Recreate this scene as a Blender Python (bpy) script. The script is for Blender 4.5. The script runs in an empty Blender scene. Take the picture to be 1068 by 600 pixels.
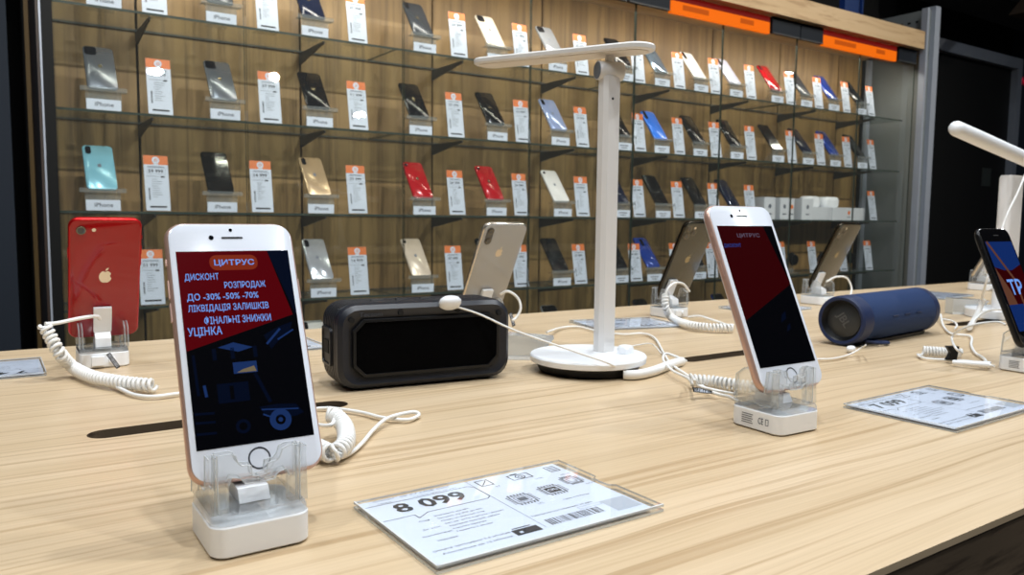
import bpy, bmesh, math, random
from mathutils import Vector, Matrix
from mathutils.geometry import tessellate_polygon
random.seed(7)
PI = math.pi
SC = bpy.context.scene
COL = SC.collection
V = Vector

# ------------------------------------------------------------------ materials
def lin(c):
    def f(v):
        v /= 255.0
        return v / 12.92 if v <= .04045 else ((v + .055) / 1.055) ** 2.4
    return (f(c[0]), f(c[1]), f(c[2]), 1)

def new_mat(name):
    m = bpy.data.materials.new(name); m.use_nodes = True
    nt = m.node_tree
    return m, nt, nt.nodes['Principled BSDF']

def pbr(name, c, rough=.5, metal=0, spec=.5, emit=None, es=0, coat=0, bump=0, bscale=200, var=0, vscale=8, trans=0):
    m, nt, b = new_mat(name)
    b.inputs['Base Color'].default_value = lin(c)
    b.inputs['Roughness'].default_value = rough
    b.inputs['Metallic'].default_value = metal
    b.inputs['Specular IOR Level'].default_value = spec
    b.inputs['Coat Weight'].default_value = coat
    b.inputs['Coat Roughness'].default_value = .03
    b.inputs['Transmission Weight'].default_value = trans
    if emit:
        b.inputs['Emission Color'].default_value = lin(emit)
        b.inputs['Emission Strength'].default_value = es
    if var or bump:
        tc = nt.nodes.new('ShaderNodeTexCoord')
    if var:
        n = nt.nodes.new('ShaderNodeTexNoise'); n.inputs['Scale'].default_value = vscale
        n.inputs['Detail'].default_value = 5
        nt.links.new(tc.outputs['Object'], n.inputs['Vector'])
        h = nt.nodes.new('ShaderNodeHueSaturation'); h.inputs['Color'].default_value = lin(c)
        mr = nt.nodes.new('ShaderNodeMapRange')
        mr.inputs['To Min'].default_value = 1 - var; mr.inputs['To Max'].default_value = 1 + var
        nt.links.new(n.outputs['Fac'], mr.inputs['Value']); nt.links.new(mr.outputs[0], h.inputs['Value'])
        nt.links.new(h.outputs[0], b.inputs['Base Color'])
    if bump:
        n = nt.nodes.new('ShaderNodeTexNoise'); n.inputs['Scale'].default_value = bscale
        nt.links.new(tc.outputs['Object'], n.inputs['Vector'])
        bp = nt.nodes.new('ShaderNodeBump'); bp.inputs['Strength'].default_value = bump
        bp.inputs['Distance'].default_value = .001
        nt.links.new(n.outputs['Fac'], bp.inputs['Height']); nt.links.new(bp.outputs[0], b.inputs['Normal'])
    return m

def thin_glass(name, tint, refl=.6, haze=0.0, hazec=(200, 205, 205), rough=.02):
    """thin pane: fresnel reflection over straight see-through, a little haze"""
    m = bpy.data.materials.new(name); m.use_nodes = True
    nt = m.node_tree; nt.nodes.clear()
    o = nt.nodes.new('ShaderNodeOutputMaterial')
    t = nt.nodes.new('ShaderNodeBsdfTransparent'); t.inputs[0].default_value = tuple(tint) + (1,)
    g = nt.nodes.new('ShaderNodeBsdfGlossy'); g.inputs['Roughness'].default_value = rough
    d = nt.nodes.new('ShaderNodeBsdfDiffuse'); d.inputs[0].default_value = lin(hazec)
    fr = nt.nodes.new('ShaderNodeFresnel'); fr.inputs[0].default_value = 1.5
    mul = nt.nodes.new('ShaderNodeMath'); mul.operation = 'MULTIPLY'; mul.inputs[1].default_value = refl
    mx = nt.nodes.new('ShaderNodeMixShader'); mh = nt.nodes.new('ShaderNodeMixShader')
    mh.inputs[0].default_value = haze
    # keep the same reflectance when the ray meets the inner side of the sheet
    ge = nt.nodes.new('ShaderNodeNewGeometry'); ir = nt.nodes.new('ShaderNodeMapRange')
    ir.inputs['To Min'].default_value = 1.5; ir.inputs['To Max'].default_value = 1 / 1.5
    nt.links.new(ge.outputs['Backfacing'], ir.inputs['Value']); nt.links.new(ir.outputs[0], fr.inputs[0])
    nt.links.new(fr.outputs[0], mul.inputs[0]); nt.links.new(mul.outputs[0], mx.inputs[0])
    nt.links.new(t.outputs[0], mh.inputs[1]); nt.links.new(d.outputs[0], mh.inputs[2])
    nt.links.new(mh.outputs[0], mx.inputs[1]); nt.links.new(g.outputs[0], mx.inputs[2])
    nt.links.new(mx.outputs[0], o.inputs[0])
    return m

def acrylic(name, mix=.45, haze=.08, rough=.02, tint=(.985, .992, .99)):
    m = bpy.data.materials.new(name); m.use_nodes = True
    nt = m.node_tree; nt.nodes.clear()
    o = nt.nodes.new('ShaderNodeOutputMaterial')
    t = nt.nodes.new('ShaderNodeBsdfTransparent'); t.inputs[0].default_value = tuple(tint) + (1,)
    g = nt.nodes.new('ShaderNodeBsdfGlass'); g.inputs['Roughness'].default_value = rough
    g.inputs['IOR'].default_value = 1.45; g.inputs['Color'].default_value = tuple(tint) + (1,)
    mx = nt.nodes.new('ShaderNodeMixShader'); mx.inputs[0].default_value = mix
    nt.links.new(g.outputs[0], mx.inputs[1]); nt.links.new(t.outputs[0], mx.inputs[2])
    hz = nt.nodes.new('ShaderNodeBsdfDiffuse'); hz.inputs[0].default_value = lin((238, 242, 246))
    mh = nt.nodes.new('ShaderNodeMixShader'); mh.inputs[0].default_value = haze
    nt.links.new(mx.outputs[0], mh.inputs[1]); nt.links.new(hz.outputs[0], mh.inputs[2])
    nt.links.new(mh.outputs[0], o.inputs[0])
    return m

def wood(name, c1, c2, c3, sx, sy, sz, rough=.45, wave=0, seedv=0.0, fine=1.0, bump=.1):
    """procedural grain: noise stretched along one axis (small scale = long grain)"""
    m, nt, b = new_mat(name)
    N = nt.nodes.new; L = nt.links.new
    tc = N('ShaderNodeTexCoord')
    # broad warp
    w = N('ShaderNodeTexNoise'); w.inputs['Scale'].default_value = 1.0; w.inputs['Detail'].default_value = 2
    mw = N('ShaderNodeMapping'); mw.inputs['Scale'].default_value = (sx * .8, sy * .06, sz * .06); mw.inputs['Location'].default_value = (seedv, seedv, 0)
    L(tc.outputs['Object'], mw.inputs[0]); L(mw.outputs[0], w.inputs['Vector'])
    mp = N('ShaderNodeMapping'); mp.inputs['Scale'].default_value = (sx, sy, sz)
    L(tc.outputs['Object'], mp.inputs[0])
    ad = N('ShaderNodeMixRGB'); ad.blend_type = 'ADD'; ad.inputs[0].default_value = 1.0 + wave
    L(mp.outputs[0], ad.inputs[1]); L(w.outputs['Color'], ad.inputs[2])
    n1 = N('ShaderNodeTexNoise'); n1.inputs['Scale'].default_value = 1; n1.inputs['Detail'].default_value = 3; n1.inputs['Roughness'].default_value = .55
    n2 = N('ShaderNodeTexNoise'); n2.inputs['Scale'].default_value = 3.7 * fine; n2.inputs['Detail'].default_value = 4; n2.inputs['Roughness'].default_value = .65
    L(ad.outputs[0], n1.inputs['Vector']); L(ad.outputs[0], n2.inputs['Vector'])
    r1 = N('ShaderNodeValToRGB')
    r1.color_ramp.elements[0].position = .36; r1.color_ramp.elements[0].color = lin(c2)
    r1.color_ramp.elements[1].position = .58; r1.color_ramp.elements[1].color = lin(c1)
    r2 = N('ShaderNodeValToRGB')
    r2.color_ramp.elements[0].position = .36; r2.color_ramp.elements[0].color = (1, 1, 1, 1)
    r2.color_ramp.elements[1].position = .50; r2.color_ramp.elements[1].color = (0, 0, 0, 1)
    L(n1.outputs['Fac'], r1.inputs[0]); L(n2.outputs['Fac'], r2.inputs[0])
    mx = N('ShaderNodeMixRGB'); mx.inputs[2].default_value = lin(c3)
    ml = N('ShaderNodeMath'); ml.operation = 'MULTIPLY'; ml.inputs[1].default_value = .75
    L(r2.outputs[0], ml.inputs[0]); L(ml.outputs[0], mx.inputs[0]); L(r1.outputs[0], mx.inputs[1])
    L(mx.outputs[0], b.inputs['Base Color'])
    b.inputs['Roughness'].default_value = rough
    bp = N('ShaderNodeBump'); bp.inputs['Strength'].default_value = bump; bp.inputs['Distance'].default_value = .0006
    L(n2.outputs['Fac'], bp.inputs['Height']); L(bp.outputs[0], b.inputs['Normal'])
    return m

def oak_top():
    m, nt, b = new_mat('light_oak_veneer'); N = nt.nodes.new; L = nt.links.new
    tc = N('ShaderNodeTexCoord')
    def noise(sx, sy, detail, src, dist=0, off=0):
        mp = N('ShaderNodeMapping'); mp.inputs['Scale'].default_value = (sx, sy, 1); mp.inputs['Location'].default_value = (off, off * 1.7, 0)
        L(src, mp.inputs[0]); n = N('ShaderNodeTexNoise'); n.inputs['Scale'].default_value = 1; n.inputs['Detail'].default_value = detail
        n.inputs['Distortion'].default_value = dist; L(mp.outputs[0], n.inputs['Vector']); return n
    w = noise(2.6, 8, 2, tc.outputs['Object'])
    wv = N('ShaderNodeVectorMath'); wv.operation = 'SUBTRACT'; wv.inputs[1].default_value = (.5, .5, .5); L(w.outputs['Color'], wv.inputs[0])
    ws = N('ShaderNodeVectorMath'); ws.operation = 'MULTIPLY'; ws.inputs[1].default_value = (0, .022, 0); L(wv.outputs[0], ws.inputs[0])
    ad = N('ShaderNodeVectorMath'); L(tc.outputs['Object'], ad.inputs[0]); L(ws.outputs[0], ad.inputs[1])
    src = ad.outputs[0]
    n1 = noise(1.1, 26, 3, src, off=3); n2 = noise(1.7, 175, 3, src, off=7); n3 = noise(8, 520, 2, src, off=1); n4 = noise(2.2, 60, 2, src, off=11)
    def ramp(src_, p0, c0, p1, c1):
        r = N('ShaderNodeValToRGB'); r.color_ramp.elements[0].position = p0; r.color_ramp.elements[0].color = c0
        r.color_ramp.elements[1].position = p1; r.color_ramp.elements[1].color = c1; L(src_, r.inputs[0]); return r
    base = ramp(n1.outputs['Fac'], .35, lin((205, 181, 147)), .65, lin((215, 192, 160)))
    lines = ramp(n2.outputs['Fac'], .50, (0, 0, 0, 1), .62, (1, 1, 1, 1)); gate = ramp(n4.outputs['Fac'], .40, (.25, .25, .25, 1), .60, (.95, .95, .95, 1))
    ml = N('ShaderNodeMath'); ml.operation = 'MULTIPLY'; L(lines.outputs[0], ml.inputs[0]); L(gate.outputs[0], ml.inputs[1])
    m1 = N('ShaderNodeMixRGB'); m1.inputs[2].default_value = lin((182, 155, 120)); L(ml.outputs[0], m1.inputs[0]); L(base.outputs[0], m1.inputs[1])
    fine = ramp(n3.outputs['Fac'], .35, (.93, .92, .90, 1), .60, (1, 1, 1, 1))
    m2 = N('ShaderNodeMixRGB'); m2.blend_type = 'MULTIPLY'; m2.inputs[0].default_value = 1; L(m1.outputs[0], m2.inputs[1]); L(fine.outputs[0], m2.inputs[2])
    L(m2.outputs[0], b.inputs['Base Color']); b.inputs['Roughness'].default_value = .34
    bp = N('ShaderNodeBump'); bp.inputs['Strength'].default_value = .12; bp.inputs['Distance'].default_value = .0005
    L(n2.outputs['Fac'], bp.inputs['Height']); L(bp.outputs[0], b.inputs['Normal']); return m

M = {}
M['oak'] = oak_top()
M['oak_beam'] = wood('oak_beam', (196, 168, 130), (186, 156, 116), (160, 128, 90), 1.2, 30, 14, .5, .3)
M['panel'] = wood('brown_laminate', (146, 117, 72), (126, 98, 58), (104, 80, 46), 13, 13, .5, .5, .4)
M['dark_wood'] = wood('dark_stained_wood', (106, 90, 72), (92, 78, 62), (50, 38, 28), 2.5, 30, 30, .5, 3)
M['slot_dark'] = pbr('cable_slot_dark', (58, 44, 34), .8)
M['white_pl'] = pbr('white_plastic', (240, 243, 247), .35)
M['white_cable'] = pbr('white_cable_rubber', (236, 236, 234), .42)
M['white_metal'] = pbr('white_painted_metal', (226, 224, 222), .42)
M['lamp_diff'] = pbr('lamp_diffuser', (225, 216, 204), .5)
M['grey_cap'] = pbr('grey_cap', (98, 106, 116), .5)
M['black_pl'] = pbr('black_plastic', (14, 15, 18), .42, spec=.35)
M['black_rub'] = pbr('black_rubber', (13, 15, 22), .42, spec=.6, bump=.15, bscale=900)
M['rib_highlight'] = pbr('rubber_rib_highlight', (25, 29, 39), .4, spec=.5)  # bluish highlight on rib crests and rims, painted into the rubber colour
M['black_mesh'] = pbr('black_speaker_cloth', (3, 3, 4), .9, spec=.05, bump=.6, bscale=1800)
M['black_soft'] = pbr('black_void', (4, 4, 5), .8)
M['ink'] = pbr('black_ink', (28, 30, 36), .6)
M['ink_soft'] = pbr('grey_ink', (96, 102, 114), .6)
M['paper'] = pbr('white_paper', (222, 232, 250), .55, var=.02, vscale=30)
M['paper_sm'] = pbr('shelf_card_paper', (208, 217, 232), .5, var=.02, vscale=30)
M['orange'] = pbr('orange_print', (222, 112, 34), .5)
M['orange_glow'] = pbr('orange_sign_face', (120, 50, 2), .6, spec=.1, emit=(238, 106, 0), es=.85)
M['red_shade'] = pbr('sign_top_shadow', (70, 10, 8), .6, spec=.1, emit=(130, 20, 16), es=.5)  # shadow along the sign's top, painted as a dark red band
M['orange_dark'] = pbr('orange_sign_words', (90, 38, 2), .6, spec=.1, emit=(200, 82, 0), es=.7)  # darker orange bars for the words on the sign face
M['acrylic'] = acrylic('clear_acrylic', .68, .07)
M['acrylic_deck'] = thin_glass('clear_acrylic_deck', (.97, .98, .985), 1.6, .10, (240, 244, 248))
M['acr_haze'] = thin_glass('hazy_acrylic', (.9, .92, .93), 1.0, .38, (222, 228, 232), .08)
M['acrylic_card'] = thin_glass('clear_card_cover', (.985, .99, .995), 1.0, .04)
M['acr_card'] = thin_glass('clear_card_sheet', (.97, .975, .98), 1.3, .02, rough=.012)
M['acr_thin'] = thin_glass('clear_shelf_acrylic', (.93, .94, .94), 1.2, .13, rough=.06)
M['glass_door'] = thin_glass('cabinet_door_glass', (.97, .98, .975), .5, .012)
M['glass_shelf'] = thin_glass('shelf_glass', (.90, .93, .91), .5, .03, (170, 180, 175))
M['glass_edge'] = pbr('dark_green_glass_edge', (52, 62, 56), .25)
M['alu'] = pbr('brushed_aluminium', (164, 171, 184), .42, .3, var=.06, vscale=20)
M['alu_side'] = pbr('grey_metal_side', (122, 128, 128), .5, .1, var=.12, vscale=6)
M['frame_black'] = pbr('black_frame', (11, 12, 13), .6, spec=.2)
M['frame_brown'] = pbr('brown_trim', (44, 30, 22), .5)
M['steel'] = pbr('bracket_grey', (70, 70, 70), .45, .4)
M['navy'] = pbr('dark_navy_wall', (32, 42, 56), .75, var=.15, vscale=2)
M['nearblack'] = pbr('near_black_wall', (8, 9, 12), .8)
M['door_black'] = pbr('black_door_leaf', (5, 5, 6), .7)
M['floor'] = pbr('dark_floor', (66, 62, 58), .5, var=.1, vscale=3)
M['rail'] = pbr('dark_display_strip', (16, 22, 30), .5, spec=.2)
M['blue_glow_metal'] = pbr('blue_lit_metal', (26, 52, 96), .4, .2, emit=(14, 34, 90), es=.25)  # blue light on the bracket, put into base colour and faint emission
M['blue_fab'] = pbr('navy_woven_fabric', (12, 46, 92), .85, bump=.9, bscale=1400, var=.15, vscale=300)
M['blue_rub'] = pbr('navy_rubber', (34, 46, 80), .5, spec=.3)
M['cone'] = pbr('speaker_cone_grey', (62, 64, 66), .4, .5)
M['ring_black'] = pbr('speaker_ring_black', (14, 15, 18), .4)
M['red_led'] = pbr('red_led', (160, 20, 40), .5, emit=(190, 20, 50), es=.5)
M['sticker'] = pbr('grey_sticker', (54, 60, 58), .6)

def phone_mat(name, c, metal=.0, rough=.16, coat=.6, spec=.6):
    return pbr(name, c, rough, metal, spec, coat=coat)
M['p_white'] = phone_mat('phone_front_white', (232, 237, 247), rough=.14, coat=.3)
M['p_rose'] = pbr('rose_gold_metal', (206, 170, 156), .3, .5)
M['p_red'] = phone_mat('phone_back_red', (158, 6, 14), rough=.1, coat=.5, spec=.3)
M['p_redm'] = pbr('red_anodised_metal', (190, 24, 26), .28, .7)
M['p_gold'] = phone_mat('phone_back_gold', (170, 171, 172), rough=.14, coat=.5)
M['p_goldm'] = pbr('polished_gold_metal', (206, 196, 180), .15, .8)
M['p_pro'] = phone_mat('phone_back_matte_gold', (72, 69, 57), metal=.3, rough=.25, coat=.3)
M['p_prom'] = pbr('dark_polished_frame', (60, 54, 44), .15, .9)
M['p_black'] = phone_mat('phone_glass_black', (10, 10, 12), rough=.1)
M['p_blackm'] = pbr('black_metal', (24, 24, 26), .3, .5)
M['lens'] = phone_mat('camera_lens', (14, 16, 22), rough=.05)
M['lens_ring'] = pbr('lens_ring', (120, 112, 96), .25, .8)
M['logo_pale'] = pbr('pale_logo', (244, 228, 204), .3, .1)
M['logo_gold'] = pbr('golden_logo', (232, 214, 186), .3, .0)
M['logo_dim'] = pbr('dim_logo', (150, 138, 110), .2, .8)
M['home_ring'] = pbr('home_button_ring', (90, 92, 98), .3, .8)
def screen_mat(name, c, es):
    m = pbr(name, (4, 4, 5), .12, emit=c, es=es, coat=.0); return m
M['s_red'] = screen_mat('screen_red', (92, 0, 8), .75)
M['s_dred'] = screen_mat('screen_dark_red', (52, 0, 2), .8)
M['s_black'] = screen_mat('screen_black', (3, 4, 8), .6)
M['s_navy'] = screen_mat('screen_navy', (3, 12, 34), .7)
M['s_blue'] = screen_mat('screen_blue', (18, 46, 108), .8)
M['s_lblue'] = screen_mat('screen_light_blue', (112, 160, 240), .95)
M['s_mblue'] = screen_mat('screen_mid_blue', (34, 62, 120), .55)
M['s_brown'] = screen_mat('screen_brown', (96, 60, 44), .9)
M['s_pill'] = screen_mat('screen_orange_pill', (128, 44, 24), .9)
M['s_sand'] = screen_mat('screen_sand', (130, 116, 90), .7)
M['s_dtext'] = screen_mat('screen_dim_text', (96, 84, 104), .9)
M['s_dblue2'] = screen_mat('screen_dim_blue_text', (30, 60, 130), .9)

# ------------------------------------------------------------------ mesh builder
class MB:
    def __init__(s): s.v = []; s.f = []; s.m = []; s.mats = []; s.X = Matrix.Identity(4)
    def mi(s, mat):
        if mat not in s.mats: s.mats.append(mat)
        return s.mats.index(mat)
    def add(s, vs, fs, mat):
        b = len(s.v); k = s.mi(mat)
        s.v += [tuple(s.X @ V(p)) for p in vs]
        s.f += [tuple(b + i for i in f) for f in fs]; s.m += [k] * len(fs)
        return s
    def box(s, a, b, mat):
        (x0, y0, z0), (x1, y1, z1) = a, b
        vs = [(x0, y0, z0), (x1, y0, z0), (x1, y1, z0), (x0, y1, z0), (x0, y0, z1), (x1, y0, z1), (x1, y1, z1), (x0, y1, z1)]
        return s.add(vs, [(0, 3, 2, 1), (4, 5, 6, 7), (0, 1, 5, 4), (1, 2, 6, 5), (2, 3, 7, 6), (3, 0, 4, 7)], mat)
    def loft(s, rings, mat, cap0=True, cap1=True, closed=False):
        n = len(rings[0]); vs = [p for r in rings for p in r]; fs = []
        K = len(rings)
        for k in range(K if closed else K - 1):
            for i in range(n):
                j = (i + 1) % n; k2 = (k + 1) % K
                fs.append((k * n + i, k * n + j, k2 * n + j, k2 * n + i))
        if not closed:
            if cap0: fs.append(tuple(range(n - 1, -1, -1)))
            if cap1: fs.append(tuple((K - 1) * n + i for i in range(n)))
        return s.add(vs, fs, mat)
    def prism(s, pts, d0, d1, mat, axis='y'):
        """extrude a 2D outline (possibly concave) between d0 and d1 along axis"""
        def P(p, d):
            return (p[0], d, p[1]) if axis == 'y' else ((p[0], p[1], d) if axis == 'z' else (d, p[0], p[1]))
        n = len(pts)
        vs = [P(p, d0) for p in pts] + [P(p, d1) for p in pts]
        tri = tessellate_polygon([[V((p[0], p[1], 0)) for p in pts]])
        fs = [tuple(t) for t in tri] + [tuple(n + i for i in reversed(t)) for t in tri]
        fs += [(i, (i + 1) % n, n + (i + 1) % n, n + i) for i in range(n)]
        return s.add(vs, fs, mat)
    def flat(s, pts, mat):
        tri = tessellate_polygon([[V((p[0], p[1], 0)) for p in pts]]) if len(pts) > 4 else [tuple(range(len(pts)))]
        return s.add([p if len(p) == 3 else (p[0], p[1], 0) for p in pts], [tuple(t) for t in tri], mat)
    def cyl(s, p0, p1, r0, r1, mat, n=20, cap=True):
        p0, p1 = V(p0), V(p1); d = (p1 - p0).normalized()
        a = d.orthogonal().normalized(); b = d.cross(a)
        R = lambda p, r: [tuple(p + (a * math.cos(t) + b * math.sin(t)) * r) for t in [2 * PI * i / n for i in range(n)]]
        return s.loft([R(p0, r0), R(p1, r1)], mat, cap, cap)
    def revolve(s, prof, mat, n=40, axis='z', cap=True):
        """prof: list of (r, h)"""
        rings = []
        for r, h in prof:
            ring = []
            for i in range(n):
                t = 2 * PI * i / n; c, q = max(r, 1e-5) * math.cos(t), max(r, 1e-5) * math.sin(t)
                ring.append((c, q, h) if axis == 'z' else (h, c, q))
            rings.append(ring)
        return s.loft(rings, mat, cap, cap)
    def tube(s, path, r, mat, n=8, cap=True):
        P = [V(p) for p in path]; rings = []
        t0 = (P[1] - P[0]).normalized(); a = t0.orthogonal().normalized()
        for i, p in enumerate(P):
            t = (P[min(i + 1, len(P) - 1)] - P[max(i - 1, 0)]).normalized()
            a = (a - t * a.dot(t)).normalized(); b = t.cross(a)
            rr = r[i] if isinstance(r, (list, tuple)) else r
            rings.append([tuple(p + (a * math.cos(2 * PI * k / n) + b * math.sin(2 * PI * k / n)) * rr) for k in range(n)])
        return s.loft(rings, mat, cap, cap)
    def build(s, name, parent=None, smooth=35, loc=None):
        me = bpy.data.meshes.new(name); me.from_pydata(s.v, [], s.f)
        for m in s.mats: me.materials.append(m)
        me.polygons.foreach_set('material_index', s.m)
        bm = bmesh.new(); bm.from_mesh(me); bmesh.ops.recalc_face_normals(bm, faces=bm.faces); bm.to_mesh(me); bm.free()
        if smooth:
            me.polygons.foreach_set('use_smooth', [True] * len(me.polygons)); me.set_sharp_from_angle(angle=math.radians(smooth))
        me.update()
        o = bpy.data.objects.new(name, me); COL.objects.link(o)
        if parent: o.parent = parent
        if loc: o.location = loc
        return o

def rr(w, h, r, seg=6, cx=0, cy=0):
    """rounded rectangle outline, counter-clockwise"""
    r = min(r, w / 2 - 1e-5, h / 2 - 1e-5); pts = []
    for (sx, sy, a0) in ((1, 1, 0), (-1, 1, PI / 2), (-1, -1, PI), (1, -1, 1.5 * PI)):
        for i in range(seg + 1):
            a = a0 + PI / 2 * i / seg
            pts.append((cx + sx * (w / 2 - r) + r * math.cos(a), cy + sy * (h / 2 - r) + r * math.sin(a)))
    return pts
def ringz(pts, z): return [(p[0], p[1], z) for p in pts]
def ringy(pts, y): return [(p[0], y, p[1]) for p in pts]
def ringx(pts, x): return [(x, p[0], p[1]) for p in pts]
def circ(r, n=24, cx=0, cy=0): return [(cx + r * math.cos(2 * PI * i / n), cy + r * math.sin(2 * PI * i / n)) for i in range(n)]

def smooth_path(pts, per=10):
    P = [V(p) for p in pts]; out = []
    for i in range(len(P) - 1):
        p0 = P[max(i - 1, 0)]; p1 = P[i]; p2 = P[i + 1]; p3 = P[min(i + 2, len(P) - 1)]
        for k in range(per):
            t = k / per
            out.append(.5 * ((2 * p1) + (p2 - p0) * t + (2 * p0 - 5 * p1 + 4 * p2 - p3) * t * t + (3 * p1 - p0 - 3 * p2 + p3) * t ** 3))
    out.append(P[-1]); return out

def coil_path(pts, R, pitch, per_turn=12):
    S = smooth_path(pts, 14); L = [0]
    for i in range(1, len(S)): L.append(L[-1] + (S[i] - S[i - 1]).length)
    n = int(L[-1] / pitch * per_turn); out = []
    a = (S[1] - S[0]).normalized().orthogonal().normalized(); j = 0
    for k in range(n + 1):
        d = L[-1] * k / n
        while j < len(L) - 2 and L[j + 1] < d: j += 1
        u = (d - L[j]) / max(L[j + 1] - L[j], 1e-9); p = S[j].lerp(S[j + 1], u)
        t = (S[min(j + 2, len(S) - 1)] - S[max(j - 1, 0)]).normalized()
        a = (a - t * a.dot(t)).normalized(); b = t.cross(a); w = 2 * PI * k / per_turn
        out.append(p + (a * math.cos(w) + b * math.sin(w)) * R)
    return out

_tc = {}
def text_mesh(txt, bold=0.0):
    key = (txt, bold)
    if key in _tc: return _tc[key]
    c = bpy.data.curves.new('lettering', 'FONT'); c.body = txt; c.size = 1; c.offset = bold; c.resolution_u = 2
    c.align_x = 'LEFT'
    o = bpy.data.objects.new('lettering', c)
    me = bpy.data.meshes.new_from_object(o)
    vs = [tuple(v.co) for v in me.vertices]; fs = [tuple(p.vertices) for p in me.polygons]
    bpy.data.objects.remove(o); bpy.data.curves.remove(c); bpy.data.meshes.remove(me)
    if vs:
        x0 = min(v[0] for v in vs); x1 = max(v[0] for v in vs); y0 = min(v[1] for v in vs); y1 = max(v[1] for v in vs)
    else: x0 = y0 = 0; x1 = y1 = 1
    _tc[key] = (vs, fs, x0, x1, y0, y1); return _tc[key]

def text(mb, txt, x0, x1, yb, yt, mat, T, bold=0.0):
    """fit lettering into the box x0..x1, yb..yt; T maps (x,y) to 3D"""
    vs, fs, a0, a1, b0, b1 = text_mesh(txt, bold)
    sx = (x1 - x0) / (a1 - a0); sy = (yt - yb) / (b1 - b0)
    mb.add([T(x0 + (v[0] - a0) * sx, yb + (v[1] - b0) * sy) for v in vs], fs, mat)

def rect(mb, x0, x1, y0, y1, mat, T): mb.add([T(x0, y0), T(x1, y0), T(x1, y1), T(x0, y1)], [(0, 1, 2, 3)], mat)
def frame(mb, x0, x1, y0, y1, w, mat, T):
    rect(mb, x0, x1, y0, y0 + w, mat, T); rect(mb, x0, x1, y1 - w, y1, mat, T)
    rect(mb, x0, x0 + w, y0 + w, y1 - w, mat, T); rect(mb, x1 - w, x1, y0 + w, y1 - w, mat, T)
def line(mb, a, b, w, mat, T):
    a = V(a); b = V(b); d = (b - a).normalized(); n = V((-d.y, d.x)) * w / 2
    mb.add([T(*(a - n)), T(*(b - n)), T(*(b + n)), T(*(a + n))], [(0, 1, 2, 3)], mat)
def ringflat(mb, cx, cy, r0, r1, mat, T, n=28):
    vs = []
    for i in range(n):
        t = 2 * PI * i / n; vs += [T(cx + r0 * math.cos(t), cy + r0 * math.sin(t)), T(cx + r1 * math.cos(t), cy + r1 * math.sin(t))]
    mb.add(vs, [(2 * i, 2 * i + 1, (2 * i + 3) % (2 * n), (2 * i + 2) % (2 * n)) for i in range(n)], mat)
def disc(mb, cx, cy, r, mat, T, n=22, sy=1): mb.add([T(cx + r * math.cos(2 * PI * i / n), cy + sy * r * math.sin(2 * PI * i / n)) for i in range(n)], [tuple(range(n))], mat)
def polyflat(mb, pts, mat, T):
    tri = tessellate_polygon([[V((p[0], p[1], 0)) for p in pts]])
    mb.add([T(*p) for p in pts], [tuple(t) for t in tri], mat)

def fruit_logo(mb, cx, cy, s, mat, T):
    pts = []
    for i in range(48):
        t = 2 * PI * i / 48 + PI / 2
        r = .5 + .035 * math.cos(2 * (t - PI / 2)) - .13 * math.exp(-((t - PI / 2 + PI) % (2 * PI) - PI) ** 2 / .06) \
            - .05 * math.exp(-((t + PI / 2 + PI) % (2 * PI) - PI) ** 2 / .04)
        x, y = .94 * r * math.cos(t), r * math.sin(t)
        bx, by, br = .56, .06, .24
        d = math.hypot(x - bx, y - by)
        if d < br:
            x, y = bx + (x - bx) / max(d, 1e-4) * br, by + (y - by) / max(d, 1e-4) * br
            if x > bx - .02: x = bx - br * .5
        pts.append((cx + x * s, cy + y * s))
    polyflat(mb, pts, mat, T)
    leaf = [(.0, .50), (.02, .62), (.1, .72), (.22, .77), (.2, .64), (.12, .54)]
    polyflat(mb, [(cx + x * s, cy + y * s) for x, y in leaf], mat, T)

# ------------------------------------------------------------------ tagging
def empty(name, loc=(0, 0, 0), rot=(0, 0, 0)):
    o = bpy.data.objects.new(name, None); o.empty_display_size = .02; COL.objects.link(o)
    o.location = loc; o.rotation_euler = rot; return o
def tag(o, label, cat, group=None, kind=None):
    o['label'] = label; o['category'] = cat
    if group: o['group'] = group
    if kind: o['kind'] = kind
    return o
def struct(o): o['kind'] = 'structure'; return o
def copy_thing(root, loc, rot):
    r = root.copy(); COL.objects.link(r); r.location = loc; r.rotation_euler = rot
    for ch in list(root.children):
        c = ch.copy(); COL.objects.link(c); c.parent = r
        for g in list(ch.children):
            d = g.copy(); COL.objects.link(d); d.parent = c
    return r

# ------------------------------------------------------------------ room shell (table top is z = 0)
FZ = -.86; CZ = 1.95; WY = 2.66
def shell(name, a, b, mat):
    return struct(MB().box(a, b, M[mat]).build(name, smooth=0))
shell('floor', (-3.2, -3.5, FZ - .05), (8, WY + .1, FZ), 'floor')
shell('ceiling', (-3.2, -3.5, CZ), (8, WY + .1, CZ + .05), 'nearblack')
shell('wall_back', (-3.2, WY, FZ), (8, WY + .1, CZ), 'nearblack')
shell('wall_left', (-3.2, -3.5, FZ), (-3.1, WY, CZ), 'navy')
shell('wall_right', (7.9, -3.5, FZ), (8, WY, CZ), 'navy')
shell('wall_front', (-3.1, -3.5, FZ), (7.9, -3.4, CZ), 'navy')
# navy pier at the far left and wall beyond the door
struct(MB().box((-.62, 2.44, FZ), (.066, WY, CZ), M['navy']).build('trim_1', smooth=0))
struct(MB().box((5.93, 2.6, FZ), (7.9, WY, CZ), M['navy']).build('trim_2', smooth=0))

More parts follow.
